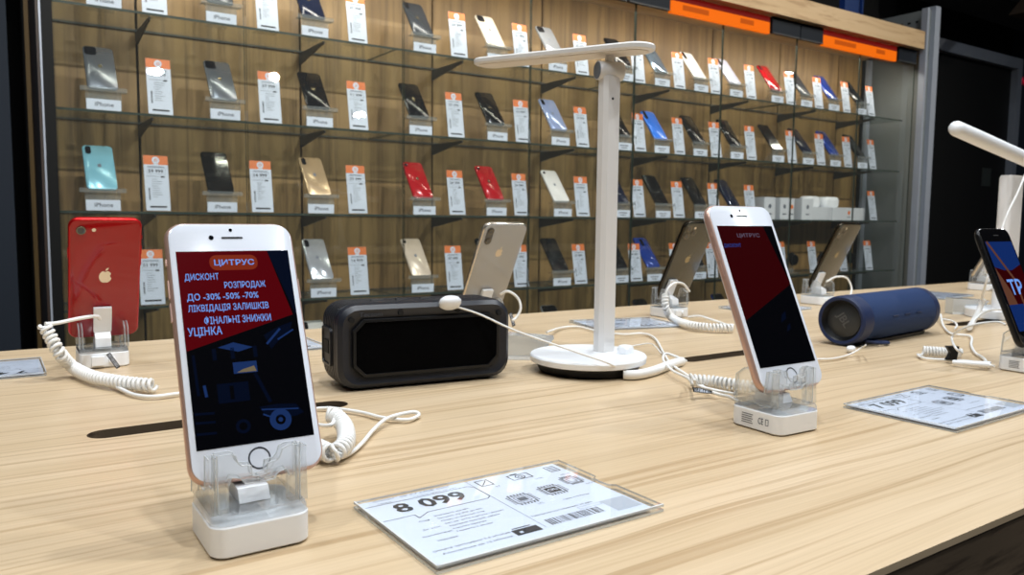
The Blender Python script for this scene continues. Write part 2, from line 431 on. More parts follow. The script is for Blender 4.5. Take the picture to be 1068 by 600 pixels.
# black door with aluminium frame
d = empty('door_1', (0, 2.6, 0)); struct(d)
MB().box((4.30, .012, FZ), (5.84, .045, 1.21), M['door_black']).build('door_leaf', d, 0)
fr = MB()
fr.box((4.22, -.03, 1.205), (5.90, .05, 1.275), M['alu']); fr.box((5.835, -.03, FZ), (5.90, .05, 1.205), M['alu'])
fr.box((4.22, -.03, FZ), (4.285, .05, 1.205), M['alu'])
fr.build('door_frame', d, 0)
MB().box((5.52, .006, .41), (5.63, .0118, .53), M['sticker']).build('door_sticker', d, 0)

# overhead dark bulkhead pieces
b = MB(); b.box((4.3, 2.2, 1.42), (7.0, 2.5, 1.56), pbr('dim_bulkhead', (34, 34, 38), .8)).build('ceiling_bulkhead', None, 0)
tag(bpy.data.objects['ceiling_bulkhead'], 'dim dark grey horizontal bulkhead high above the black door', 'bulkhead')
b = MB(); X0 = 4.95
b.prism([(4.70, 1.30), (4.86, 1.30), (5.16, 1.52), (4.98, 1.52)], 2.02, 2.14, pbr('dim_brown', (60, 46, 34), .8), 'y')
tag(b.build('ceiling_duct', None, 0), 'dim brown slanting duct in the dark above the black door', 'duct')
T = lambda x, y: (5.96 + x, 2.598, 1.115 + y)
s = MB(); text(s, 'NO', 0, .10, 0, .055, M['red_led'], T, .03)
tag(s.build('wall_sign', None, 0), 'small dim red lettering on dark wall right of the black door', 'sign')
b = MB()
b.box((3.58, 2.39, 1.0755), (3.70, 2.42, 1.70), M['blue_glow_metal']); b.box((3.70, 2.395, 1.0755), (3.77, 2.42, 1.13), M['blue_glow_metal'])
b.box((3.735, 2.395, 1.13), (3.745, 2.41, 1.6), M['blue_glow_metal'])
tag(b.build('metal_bracket', None, 0), 'blue-lit metal bracket standing above the right end of the cabinet', 'bracket')

# ------------------------------------------------------------------ wall cabinet
XL, DW = .1277, .4594
XR = XL + 8 * DW
SH = [.6683, .4169, .1691, -.0756, -.322]
cab = empty('display_cabinet', (0, 2.4, FZ))
tag(cab, 'long brown wood wall cabinet with glass shelves and doors full of phones', 'cabinet')
def cpart(mb, name, smooth=0):
    o = mb.build(name, cab, smooth); o.matrix_parent_inverse = Matrix.Translation(cab.location).inverted(); return o
seams = [.10] + [-.0925 + DW * (i + 1) for i in range(8)] + [3.85]
for i in range(9):
    cpart(MB().box((seams[i] + .0035, 2.41, FZ), (seams[i + 1] - .0035, 2.428, 1.0), M['panel']), 'back_panel')
cpart(MB().box((.10, 2.429, FZ), (3.98, 2.44, 1.2), M['frame_black']), 'backing_board')
fp = MB(); fp.box((.1235, 2.115, FZ), (.1465, 2.165, 1.0), M['frame_black']); fp.box((.1235, 2.165, FZ), (.13, 2.41, 1.0), M['frame_black'])
cpart(fp, 'end_post')
cpart(MB().box((.113, 2.11, FZ), (.1185, 2.43, 1.0), M['frame_brown']), 'side_panel')
cpart(MB().box((.119, 2.108, FZ), (.123, 2.13, 1.0), M['alu']), 'edge_trim')
for r, z in enumerate(SH):
    for k in range(4):
        x0 = XL + .02 + 2 * DW * k if k == 0 else XL + 2 * DW * k + .0015; x1 = XL + 2 * DW * (k + 1) - .0015
        g = MB(); g.box((x0, 2.192, z - .006), (x1, 2.405, z), M['glass_shelf'])
        g.box((x0, 2.190, z - .006), (x1, 2.192, z), M['glass_edge']); g.box((x0, 2.4055, z - .006), (x1, 2.4065, z), M['steel'])
        if k: g.box((x0 - .001, 2.192, z - .006), (x0, 2.406, z), M['glass_edge'])
        cpart(g, 'glass_shelf')
    for x in seams[1:9]:
        b = MB()
        b.prism([(2.41, z - .007), (2.205, z - .007), (2.205, z - .014), (2.24, z - .018), (2.41, z - .042)], x - .0025, x + .0025, M['steel'], 'x')
        cpart(b, 'shelf_bracket')
for i in range(8):
    x0 = XL + DW * i + .002; x1 = XL + DW * (i + 1) - .002
    if i == 0: x0 += .02
    g = MB(); g.box((x0, 2.140, -.83), (x1, 2.1405, .985), M['glass_door'])
    g.box((x1 - .0012, 2.1402, -.83), (x1, 2.1445, .985), M['glass_edge'])
    g.box((x0, 2.1402, -.83), (x0 + .0008, 2.1445, .985), M['glass_edge'])
    cpart(g, 'glass_door')
co = MB(); co.box((.10, 2.085, .992), (3.775, 2.43, 1.075), M['oak_beam']); cpart(co, 'cornice')
# right end
MB_ = MB(); MB_.box((3.862, 2.12, FZ), (3.875, 2.41, 1.20), M['alu_side'])
for k in range(6): MB_.box((3.861, 2.17 + .04 * k, 1.145), (3.862, 2.185 + .04 * k, 1.155), M['frame_black'])
cpart(MB_, 'side_panel')
po = MB(); po.box((3.79, 2.085, FZ), (3.806, 2.115, 1.19), M['alu']); po.box((3.806, 2.10, FZ), (3.846, 2.115, 1.19), M['alu_side'])
po.box((3.846, 2.078, FZ), (3.892, 2.115, 1.205), M['alu'])
for z in (-.3, .05, .2, .34, .62): po.cyl((3.826, 2.0995, z), (3.826, 2.097, z), .006, .006, M['frame_black'], 10)
cpart(po, 'end_post', 30)
po = MB(); po.box((3.80, 2.385, FZ), (3.835, 2.409, .99), M['alu']); po.box((3.78, 2.40, FZ), (3.80, 2.409, .99), M['frame_black']); cpart(po, 'rear_post')
for x0, x1 in ((1.05, 1.90), (1.91, 2.11), (2.69, 2.87), (2.875, 3.028), (3.615, 3.77)):
    s = MB(); s.box((x0, 2.118, .925), (x1, 2.132, .99), M['rail']); s.box((x0, 2.116, .925), (x1, 2.118, .929), M['steel'])
    cpart(s, 'dark_fascia_strip')
def sign(x0, x1, label, words):
    s = MB(); s.box((x0, 2.120, .920), (x1, 2.134, .965), M['orange_glow']); s.box((x0, 2.120, .9655), (x1, 2.134, .987), M['red_shade'])
    T = lambda x, y: (x, 2.1192, y)
    for a, b, t in words: rect(s, x0 + a, x0 + b, .937, .956, M['orange_dark'], T)
    tag(s.build('lit_sign', None, 0), label, 'sign', 'orange lit signs under the cornice')
sign(2.116, 2.675, 'longer lit orange sign strip under the cornice, nearer one, above the white phones', [(.06, .20, ''), (.38, .46, '')])
sign(3.033, 3.600, 'lit orange sign strip under the cornice at the far right end of cabinet', [(.08, .24, ''), (.40, .47, '')])

# ------------------------------------------------------------------ table
tab = empty('display_table', (1.0, .64, FZ))
tag(tab, 'long light oak shop display table with dark sides and oval cable slots', 'table')
def tpart(mb, name, smooth=0):
    o = mb.build(name, tab, smooth); o.matrix_parent_inverse = Matrix.Translation(tab.location).inverted(); return o
TX0, TX1, TY0, TY1 = -1.3, 3.4, .195, 1.083
SLOTS = [(.155, .634), (.757, .628), (1.36, .63)]
def top_mesh():
    outer = [(TX0, TY0), (TX1, TY0), (TX1, TY1), (TX0, TY1)]
    loops = [outer] + [list(reversed(rr(.20, .026, .013, 8, cx, cy))) for cx, cy in SLOTS]
    allp = [p for l in loops for p in l]
    tri = tessellate_polygon([[V((p[0], p[1], 0)) for p in l] for l in loops])
    mb = MB()
    mb.add([(p[0], p[1], 0) for p in allp], [tuple(t) for t in tri], M['oak'])
    mb.add([(p[0], p[1], -.004) for p in allp], [tuple(reversed(t)) for t in tri], M['dark_wood'])
    b = 0
    for k, l in enumerate(loops):
        n = len(l); mt = M['oak'] if k == 0 else M['dark_wood']
        z1 = -.004 if k == 0 else -.025
        mb.add([(p[0], p[1], 0) for p in l] + [(p[0], p[1], z1) for p in l], [(i, (i + 1) % n, n + (i + 1) % n, n + i) for i in range(n)], mt)
        if k: mb.add([(p[0], p[1], -.025) for p in l], [tuple(range(n))], M['slot_dark'])
    return mb
tpart(top_mesh(), 'tabletop')
fr = MB()
fr.box((TX0 + .003, TY0 + .001, -.14), (TX1 - .003, TY0 + .02, -.0042), M['dark_wood']); fr.box((TX0 + .003, TY1 - .02, -.14), (TX1 - .003, TY1 - .001, -.0042), M['dark_wood'])
fr.box((TX0 + .003, TY0 + .02, -.14), (TX0 + .02, TY1 - .02, -.0042), M['dark_wood']); fr.box((TX1 - .02, TY0 + .02, -.14), (TX1 - .003, TY1 - .02, -.0042), M['dark_wood'])
tpart(fr, 'apron')
for x in (TX0 + .15, 1.0, TX1 - .25):
    tpart(MB().box((x, TY0 + .02, FZ), (x + .1, TY1 - .02, -.1401), M['dark_wood']), 'panel_leg')
PATHS = {
    'red_thin': [(0.0946, 0.905, 0.0527), (0.0906, 0.9, 0.0564), (0.0754, 0.885, 0.0571), (0.0547, 0.875, 0.0548), (0.044, 0.87, 0.0552)],
    'red_coil': [(0.0433, 0.872, 0.054), (0.0482, 0.868, 0.0421), (0.0544, 0.86, 0.0277), (0.0663, 0.8752, 0.01), (0.078, 0.8248, 0.008), (0.0932, 0.7902, 0.008), (0.1097, 0.7657, 0.008), (0.1206, 0.7544, 0.008)],
    'red_out': [(0.0917, 0.7983, 0.004), (0.0947, 0.7773, 0.004), (0.1028, 0.7459, 0.003), (0.1156, 0.7294, 0.003), (0.1354, 0.7305, 0.003), (0.1595, 0.7295, 0.003)],
    'p1_coil': [(0.1751, 0.5074, 0.008), (0.1776, 0.4902, 0.008), (0.1812, 0.4755, 0.008), (0.1937, 0.4852, 0.01), (0.2054, 0.5143, 0.012), (0.2074, 0.5339, 0.015), (0.2033, 0.5403, 0.017)],
    'p1_thinA': [(0.1939, 0.5486, 0.01), (0.1944, 0.5301, 0.012), (0.1984, 0.522, 0.014), (0.2042, 0.5313, 0.016)],
    'p1_thinB': [(0.2181, 0.6191, 0.002), (0.2313, 0.6102, 0.003), (0.2464, 0.5858, 0.003), (0.2552, 0.5589, 0.003), (0.2686, 0.5437, 0.003), (0.2831, 0.5524, 0.003), (0.2774, 0.5529, 0.006), (0.2535, 0.5463, 0.006), (0.2334, 0.5283, 0.004), (0.2138, 0.5035, 0.003), (0.1969, 0.4849, 0.003), (0.1849, 0.48, 0.003), (0.1772, 0.4947, 0.003), (0.1751, 0.5114, 0.003)],
    'tag_cord': [(0.3719, 0.655, 0.0765), (0.3994, 0.65, 0.067), (0.433, 0.632, 0.0497), (0.4804, 0.6, 0.0302), (0.5016, 0.578, 0.0211), (0.5338, 0.5882, 0.0075)],
    'lamp_coil': [(0.5283, 0.582, 0.0052), (0.54, 0.5749, 0.0052), (0.5694, 0.5806, 0.0052), (0.6066, 0.5955, 0.0052), (0.6354, 0.6049, 0.0052)],
    'mid_cord': [(0.6075, 0.8198, 0.012), (0.6868, 0.892, 0.004), (0.7197, 0.8931, 0.003), (0.7149, 0.8395, 0.003), (0.7259, 0.8016, 0.003), (0.7556, 0.7949, 0.003), (0.7394, 0.7538, 0.003), (0.6676, 0.6654, 0.003), (0.6212, 0.6069, 0.003), (0.5921, 0.5565, 0.003), (0.5665, 0.5172, 0.004), (0.5406, 0.4738, 0.006), (0.5397, 0.4565, 0.006), (0.5262, 0.4336, 0.008)],
    'lamp_thin': [(0.5651, 0.6266, 0.022), (0.6071, 0.646, 0.02), (0.6617, 0.6791, 0.012), (0.6566, 0.6575, 0.004)],
    'loop': [(0.6409, 0.6102, 0.006), (0.6449, 0.6068, 0.004), (0.6321, 0.6106, 0.01), (0.6227, 0.6177, 0.013), (0.6028, 0.6005, 0.01), (0.5762, 0.56, 0.008), (0.5609, 0.5245, 0.008), (0.5339, 0.4943, 0.01), (0.5465, 0.5088, 0.016), (0.5182, 0.4778, 0.02), (0.5306, 0.4855, 0.012), (0.5428, 0.4758, 0.008), (0.5525, 0.4621, 0.006)],
    'p2_coil': [(0.5573, 0.5162, 0.008), (0.5683, 0.5044, 0.008), (0.5738, 0.4859, 0.008), (0.5831, 0.4657, 0.008)],
    'p4_thin': [(0.8905, 0.88, 0.0279), (0.8855, 0.88, 0.0479), (0.8998, 0.88, 0.061), (0.9265, 0.885, 0.0597), (0.9477, 0.89, 0.0459)],
    'p4_coil': [(0.8836, 0.88, 0.0435), (0.8793, 0.875, 0.026), (0.8957, 0.8781, 0.008), (0.8563, 0.8098, 0.008), (0.8576, 0.7737, 0.008), (0.8744, 0.7527, 0.008), (0.8867, 0.7458, 0.008)],
    'p4_plug': [(0.942, 0.885, 0.0044), (0.9459, 0.8641, 0.008), (0.9437, 0.8419, 0.006), (0.9416, 0.8166, 0.003), (0.9227, 0.7779, 0.003)],
    'p5_thin': [(1.3309, 0.9, 0.0469), (1.3533, 0.895, 0.0557), (1.38, 0.89, 0.0533), (1.3896, 0.885, 0.0347), (1.3798, 0.88, 0.0206)],
    'xs_thin': [(0.587, 0.9, 0.0567), (0.593, 0.89, 0.0613), (0.6056, 0.885, 0.0519), (0.6072, 0.88, 0.0376), (0.5994, 0.88, 0.0248), (0.5931, 0.88, 0.0226)],
    'blue_cord': [(0.7379, 0.5511, 0.003), (0.7855, 0.5439, 0.003), (0.8127, 0.535, 0.003), (0.8555, 0.5407, 0.004), (0.8682, 0.5342, 0.012), (0.8375, 0.5119, 0.02)],
    'r_coil': [(0.9283, 0.4946, 0.008), (0.9346, 0.483, 0.008), (0.9429, 0.4704, 0.008), (0.9491, 0.4591, 0.008)],
    'r_thin1': [(0.9243, 0.4471, 0.012), (0.9156, 0.4508, 0.02), (1.007, 0.5, 0.0175), (0.9863, 0.48, 0.0313), (0.9853, 0.46, 0.0408), (1.0105, 0.45, 0.0426), (1.0101, 0.44, 0.0404)],
    'r_thin2': [(0.9179, 0.4887, 0.004), (0.9254, 0.4985, 0.003), (0.907, 0.4794, 0.003), (0.9239, 0.455, 0.003), (0.9282, 0.4391, 0.004), (0.9029, 0.402, 0.007)],
    'r_cord': [(1.2938, 0.6629, 0.012), (1.2217, 0.6206, 0.003), (1.1465, 0.5709, 0.003), (1.1415, 0.5421, 0.003), (1.0613, 0.5021, 0.003), (1.0022, 0.4691, 0.003), (0.9683, 0.4432, 0.003), (0.9148, 0.4132, 0.004)],
    'r_cord2': [(1.3061, 0.6656, 0.003), (1.2946, 0.6444, 0.003), (1.2524, 0.6157, 0.003), (1.2041, 0.5944, 0.003)],
    'hang': [(1.4257, 0.6, 0.264), (1.3896, 0.6, 0.2131), (1.356, 0.6, 0.1741), (1.3358, 0.6, 0.1359), (1.3215, 0.6, 0.1027), (1.3015, 0.6, 0.0669), (1.3678, 0.6371, 0.02)],
    'hang_fat': [(1.3418, 0.62, 0.0389), (1.3197, 0.6198, 0.012), (1.196, 0.57, 0.008)],
    'r_thin3': [(1.2116, 0.5775, 0.006), (1.2644, 0.5963, 0.012), (1.3315, 0.6112, 0.02), (1.3864, 0.6113, 0.02), (1.3627, 0.5793, 0.02)],
}
# ------------------------------------------------------------------ smartphones on the table
def phone_parts(root, w, h, t, r, frame_m, front_m, back_m, bezel_edge=.0016, name_body='frame'):
    b = MB(); e = .0026
    rings = []
    for k in range(7):
        a = PI * k / 6
        rings.append(ringy(rr(w - 2 * e * (1 - math.sin(a)), h - 2 * e * (1 - math.sin(a)), r, 8, 0, h / 2), -t / 2 + (1 - math.cos(a)) * t / 2))
    b.loft(rings, frame_m)
    # side buttons
    b.box((-w / 2 - .0004, -.0012, h * .70), (-w / 2 + .001, .0012, h * .77), frame_m)
    b.box((-w / 2 - .0004, -.0012, h * .61), (-w / 2 + .001, .0012, h * .68), frame_m)
    b.box((-w / 2 - .0004, -.0010, h * .83), (-w / 2 + .001, .0010, h * .855), frame_m)
    b.box((w / 2 - .001, -.0012, h * .68), (w / 2 + .0004, .0012, h * .76), frame_m)
    b.build(name_body, root, 40)
    for sgn, mat, nm in ((-1, front_m, 'front_glass'), (1, back_m, 'back_glass')):
        g = MB(); y = sgn * t / 2
        g.loft([ringy(rr(w - 2 * bezel_edge, h - 2 * bezel_edge, r - bezel_edge, 8, 0, h / 2), y - sgn * .0008),
                ringy(rr(w - 2 * bezel_edge, h - 2 * bezel_edge, r - bezel_edge, 8, 0, h / 2), y + sgn * .0001),
                ringy(rr(w - 2 * bezel_edge - .0012, h - 2 * bezel_edge - .0012, r - bezel_edge, 8, 0, h / 2), y + sgn * .0004)], mat)
        g.build(nm, root, 50)

def front_face(root, w, h, t, white=True):
    y0 = -t / 2 - .00055
    T = lambda x, y: (x, y0, h / 2 + y)
    s = w / .0673
    hb = MB(); ringflat(hb, 0, -.0597 * s, .0048 * s, .0056 * s, M['home_ring'], T); hb.build('home_button', root, 0)
    ea = MB(); polyflat(ea, rr(.0112 * s, .0011 * s, .0005 * s, 4, 0, .0597 * s), M['ink'] if white else M['steel'], T)
    ea.build('earpiece', root, 0)
    ca = MB(); disc(ca, -.0108 * s, .0598 * s, .0013 * s, M['lens'], T); disc(ca, -.0004 * s, .0642 * s, .0009 * s, M['lens'], T); ca.build('front_camera', root, 0)

def screen_main(root, w, h, t, dim=False):
    s = w / .0673; sw, sh = .0585 * s, .1040 * s
    base = -t / 2 - .0006
    L = lambda k: (lambda x, y: (x * s, base - k * .00003, h / 2 + y * s))
    m = MB()
    if dim:
        rect(m, -.02925, .02925, -.052, .052, M['s_black'], L(0))
        polyflat(m, [(-.02925, .052), (.020, .052), (.02925, .009), (.02925, .004), (-.02925, -.014)][:1] + [(.0190, .052), (.02925, .006), (-.02925, -.0185)], M['s_dred'], L(1))
        text(m, 'ЦИТРУС', -.0115, .0125, .0425, .0462, M['s_dtext'], L(2), .01)
        text(m, 'ДИСКОНТ', -.0282, -.0105, .0350, .0384, M['s_dblue2'], L(2), .02)
        for cx, cy, q in ((.010, -.018, .004), (.012, -.026, .003)):
            polyflat(m, [(cx - q, cy - q), (cx + q * .6, cy - q * .4), (cx + q, cy + q), (cx - q * .2, cy + q * .4)], M['s_navy'], L(2))
    else:
        rect(m, -.02925, .02925, -.052, .052, M['s_black'], L(0))
        polyflat(m, [(.0175, .052), (.02925, .052), (.02925, .012)], M['s_navy'], L(1))
        polyflat(m, [(-.02925, .052), (.0175, .052), (.0270, .0145), (-.02925, -.0019)], M['s_red'], L(1))
        polyflat(m, rr(.0250, .0086, .0038, 5, -.0007, .0454), M['s_pill'], L(2))
        text(m, 'ЦИТРУС', -.0108, .0100, .0432, .0472, M['s_lblue'], L(3), .015)
        for tx, x0, x1, y0, hh in (('ДИСКОНТ', -.0263, -.0093, .0352, .0044), ('РОЗПРОДАЖ', -.0070, .0145, .0302, .0044),
                                   ('ДО -30% -50% -70%', -.0262, .0100, .0242, .0044), ('ЛІКВІДАЦІЯ ЗАЛИШКІВ', -.0262, .0146, .0180, .0045),
                                   ('ФІНАЛЬНІ ЗНИЖКИ', -.0190, .0150, .0115, .0044), ('УЦІНКА', -.0275, -.0108, .0050, .0054)):
            text(m, tx, x0, x1, y0, y0 + hh, M['s_lblue'], L(3), .010)
        # the dim shop window photograph below
        polyflat(m, [(-.0140, -.001), (-.0060, .0012), (.0035, -.0020), (-.004, -.0040)], M['s_mblue'], L(1))
        for x in (-.017, -.008, .0035): rect(m, x, x + .002, -.0075, -.0015, M['s_navy'], L(1))
        polyflat(m, [(.010, .004), (.018, .008), (.026, .0105), (.024, .004), (.019, .002), (.013, -.004)], M['s_navy'], L(1))
        line(m, (.011, -.001), (.019, .007), .0012, M['s_mblue'], L(2)); line(m, (.017, .001), (.026, .006), .0009, M['s_mblue'], L(2))
        rect(m, -.0075, .0045, -.0155, -.0095, M['s_mblue'], L(1)); polyflat(m, [(-.0060, -.0150), (.0040, -.0150), (.0030, -.0120), (-.0030, -.0135)], M['s_sand'], L(2))
        line(m, (.003, -.016), (.009, -.032), .0018, M['s_navy'], L(1))
        rect(m, -.0165, -.0010, -.0300, -.0200, M['s_navy'], L(1)); rect(m, -.0105, -.0085, -.0285, -.0215, M['s_black'], L(2))
        for x, a, c in ((-.0262, -.004, -.0250), (-.0225, -.020, -.0260)): line(m, (x, a), (x + .0006, c), .0014, M['s_mblue'] if x > -.025 else M['s_navy'], L(1))
        ringflat(m, .0130, -.0418, .0026, .0056, M['s_mblue'], L(2)); disc(m, .0130, -.0418, .0012, M['s_mblue'], L(2))
        ringflat(m, -.0060, -.0428, .0020, .0036, M['s_navy'], L(2))
        polyflat(m, [(.003, -.034), (.012, -.0335), (.022, -.0345), (.0255, -.0395), (.021, -.041), (.006, -.0395)], M['s_navy'], L(1))
        line(m, (.004, -.0355), (.0230, -.0372), .0007, M['s_mblue'], L(2)); line(m, (.0045, -.038), (.0085, -.040), .0008, M['s_mblue'], L(2))
        for y in (-.034, -.0385, -.044): line(m, (-.0285, y), (-.0190, y - .0004), .0012, M['s_navy'], L(1))
    m.build('screen', root, 0)

def camera_mod(root, t, h, cx, cy, kind, mat):
    m = MB(); y = t / 2
    T = lambda x, yy: (-(x), 0, h / 2 + yy)
    X, Zc = -cx, h / 2 + cy
    def lens(dx, dz, r):
        m.cyl((X - dx, y + .0008, Zc + dz), (X - dx, y + .0022, Zc + dz), r, r * .94, M['lens_ring'], 20)
        m.cyl((X - dx, y + .0018, Zc + dz), (X - dx, y + .0024, Zc + dz), r * .74, r * .74, M['lens'], 20)
    if kind == 'single':
        lens(0, 0, .0046); m.cyl((X - .0115, y, Zc), (X - .0115, y + .0008, Zc), .0019, .0019, M['logo_pale'], 14)
    elif kind == 'dual':
        o = rr(.0105, .0255, .005, 6, X, Zc); m.loft([ringy(o, y), ringy(o, y + .0014)], M['lens'])
        lens(0, .007, .0040); lens(0, -.0072, .0040)
    else:
        o = rr(.0280, .0290, .008, 6, X, Zc); m.loft([ringy(o, y), ringy(o, y + .0012)], mat)
        lens(-.0068, .0066, .0056); lens(-.0068, -.0070, .0056); lens(.0066, -.0002, .0056)
        m.cyl((X - .0068, y + .001, Zc + .008), (X - .0068, y + .0015, Zc + .008), .002, .002, M['logo_pale'], 12)
    m.build('rear_camera', root, 40)

def back_logo(root, t, h, cy, s, mat):
    m = MB(); fruit_logo(m, 0, cy, s, mat, lambda x, y: (-x, t / 2 + .00055, h / 2 + y)); m.build('back_emblem', root, 0)

def phone_at(name, loc, lean, yaw, label, group=None):
    return tag(empty(name, loc, (-lean, 0, yaw)), label, 'phone', group)

# front white phone
p = phone_at('smartphone', (.1100, .3895, .0292), .4096, -.0174, 'white smartphone on a clear stand at front left, screen lit with red Cyrillic sale notice')
phone_parts(p, .0673, .1384, .0073, .0098, M['p_rose'], M['p_white'], M['p_white']); front_face(p, .0673, .1384, .0073); screen_main(p, .0673, .1384, .0073)
# larger rose gold phone
p = phone_at('smartphone', (.5227, .3796, .0290), .4225, -.0201, 'large rose gold smartphone with white front and dark red screen, right of the desk lamp')
phone_parts(p, .0770, .1578, .0075, .0112, M['p_rose'], M['p_white'], M['p_white']); front_face(p, .0770, .1578, .0075); screen_main(p, .0770, .1578, .0075, True)
# black phone at the right edge
p = phone_at('smartphone', (.9490, .3830, .0280), .41, -.02, 'black smartphone cut by the right edge, screen showing blue and red with big letters')
phone_parts(p, .0673, .1384, .0073, .0098, M['p_blackm'], M['p_black'], M['p_black']); front_face(p, .0673, .1384, .0073, False)
m = MB(); L = lambda k: (lambda x, y: (x, -.00425 - k * .00003, .0692 + y))
rect(m, -.02925, .02925, -.052, .052, M['s_blue'], L(0))
polyflat(m, [(-.02925, .022), (-.012, .018), (.006, .0175), (.02925, .024), (.02925, -.022), (-.02925, -.022)], M['s_dred'], L(1))
polyflat(m, [(-.02925, .022), (-.014, -.006), (-.010, -.022), (-.02925, -.022)], M['s_brown'], L(2))
line(m, (-.0262, .052), (.004, .006), .0040, M['s_brown'], L(3)); line(m, (.004, .008), (.004, -.052), .0040, M['s_brown'], L(3))
text(m, 'ТР', -.0150, .0140, -.0110, .0070, M['s_lblue'], L(5), .02)
m.build('screen', p, 0)
# red phone seen from behind
p = phone_at('smartphone', (.1014, .940, .0305), .40, PI, 'red smartphone seen from behind with pale emblem, on clear stand at far left')
phone_parts(p, .0673, .1384, .0073, .0098, M['p_redm'], M['p_black'], M['p_red']); camera_mod(p, .0073, .1384, -.0225, .0570, 'single', M['p_red']); back_logo(p, .0073, .1384, .004, .0135, M['logo_pale'])
m = MB(); rect(m, -.0293, .0293, -.052, .052, M['s_red'], lambda x, y: (x, -.0043, .0692 + y)); m.build('screen', p, 0)
# pale gold phone behind the black speaker
p = phone_at('smartphone', (.5860, .955, .0305), .51, PI, 'pale gold smartphone seen from behind with dual camera, rising behind the black speaker')
phone_parts(p, .0709, .1436, .0077, .0115, M['p_goldm'], M['p_black'], M['p_gold']); camera_mod(p, .0077, .1436, -.0245, .0530, 'dual', M['p_gold']); back_logo(p, .0077, .1436, .026, .0125, M['logo_gold'])
# matte gold triple camera phones
def pro(loc, yaw, label):
    p = phone_at('smartphone', loc, .46, PI + yaw, label)
    phone_parts(p, .0714, .1440, .0081, .0115, M['p_prom'], M['p_black'], M['p_pro']); camera_mod(p, .0081, .1440, -.0195, .0545, 'triple', M['p_pro']); back_logo(p, .0081, .1440, .004, .0125, M['logo_dim'])
    return p
pro((.9650, .950, .0305), 0, 'dark gold smartphone with three cameras seen from behind, left of the rose gold phone')
pro((1.3780, .950, .0305), 0, 'dark gold smartphone with three cameras seen from behind, just behind the blue speaker')
p = phone_at('smartphone', (2.020, .950, .0305), .46, PI, 'gold smartphone seen from behind, mostly hidden behind the black phone at right')
phone_parts(p, .0714, .1440, .0081, .0115, M['p_goldm'], M['p_black'], M['p_gold']); camera_mod(p, .0081, .1440, -.0195, .0545, 'triple', M['p_gold'])

M['acr_highlight'] = thin_glass('acrylic_edge_highlight', (.8, .85, .88), 1.2, .62, (240, 246, 252))  # whitish line colour that paints edge highlights onto the clear acrylic
# ------------------------------------------------------------------ display stands
def stand(loc, yaw, label, lean=.41, marks=False, rear=False, py=-.0015):
    s = tag(empty('display_stand', loc, (0, 0, yaw)), label, 'stand', 'clear phone display stands on the table')
    b = MB(); W, D = .0475, .0500
    b.loft([ringz(rr(W - .004, D - .004, .006), .0002), ringz(rr(W, D, .008), .0016), ringz(rr(W, D, .008), .0152), ringz(rr(W - .0012, D - .0012, .0075), .0160)], M['white_pl'])
    bb = b.build('base', s, 35)
    f = MB(); f.loft([ringz(rr(W - .006, D - .006, .006), 0), ringz(rr(W - .006, D - .006, .006), .0004)], M['black_pl']); f.build('rubber_foot', bb, 0)
    c = MB(); c.loft([ringz(rr(W - .0008, D - .0008, .0075), .0161), ringz(rr(W - .0016, D - .0016, .007), .0192), ringz(rr(W - .0036, D - .0036, .006), .0206)], M['acrylic_deck'])
    c.build('clear_deck', s, 35)
    xo = W / 2 - .0006
    for sg in (-1, 1):
        a = MB()
        x0, x1 = sorted((sg * xo, sg * (xo - .0034)))
        a.prism([(-.0200, .0207), (.0215, .0207), (.0200, .0410), (.0120, .0470), (.0050, .0470), (-.0010, .0300), (-.0080, .0300), (-.0100, .0475), (-.0185, .0475)], x0, x1, M['acrylic'], 'x')
        for xx in (x0, x1): a.tube([V((xx, yy, z)) for yy, z in ((.0215, .0207), (.0200, .0410), (.0120, .0470), (.0050, .0470), (-.0010, .0300), (-.0080, .0300), (-.0100, .0475), (-.0185, .0475))], .0003, M['acr_highlight'], 5)
        a.build('side_wall', s, 35)
    for sg in (-1, 1):
        a = MB()
        o = [(xo - .0035, .0207), (xo - .0035, .0490), (.0135, .0490), (.0112, .0478), (.0100, .0440), (.0085, .0425), (.0040, .0420), (.0034, .0368), (.0000, .0362), (.0000, .0330), (.0068, .0335), (.0090, .0365), (.0130, .0375), (.0145, .0340), (.0145, .0207)]
        o = [(sg * x, z) for x, z in o]
        a.prism(o, -.0190, -.0128, M['acrylic'], 'y')
        for yy in (-.0190, -.0128):
            a.tube([V((x, yy, z)) for x, z in o[:-1]], .00032, M['acr_highlight'], 5)  # edge highlight drawn as a thin pale tube
        a.build('front_clip', s, 35)
    w = MB(); sl, cl = math.sin(lean), math.cos(lean)
    B = V((py + .0042 * cl, .029 - .0042 * sl)); u = V((sl, cl)); n = V((cl, -sl))
    q = lambda a_, b_: tuple(B + u * a_ + n * b_)
    w.prism([(-.0105, .0210), (-.0070, .0272), q(.001, .0006), q(.012, .0006), q(.012, .006), (.0135, .0300), (.0145, .0210)], -.0075, .0075, M['white_pl'], 'x')
    w.build('support_neck', s, 0)
    w = MB(); w.prism([q(.0122, .0005), q(.0400, .0005), q(.0400, .0050), q(.0122, .0058)], -.0085, .0085, M['white_pl'], 'x'); w.build('sensor_pad', s, 0)
    if marks:
        m = MB(); T = lambda x, y: (-W / 2 - .0003, -x, y)
        text(m, 'CE', .0040, .0090, .0062, .0112, M['ink_soft'], T, .01)
        for k in range(5): rect(m, -.0120, -.0010 - .001 * (k % 2), .0048 + .0017 * k, .0054 + .0017 * k, M['ink_soft'], T)
        frame(m, .0110, .0140, .0062, .0112, .0005, M['ink_soft'], T)
        m.build('type_marking', bb, 0)
    if rear:
        r = MB(); r.cyl((-.006, D / 2 - .001, .0085), (-.006, D / 2 + .004, .0085), .0035, .003, M['white_pl'], 14)
        r.box((.001, D / 2 - .0005, .004), (.013, D / 2 + .005, .013), M['white_pl'])
        r.build('cable_socket', s, 30)
    return s
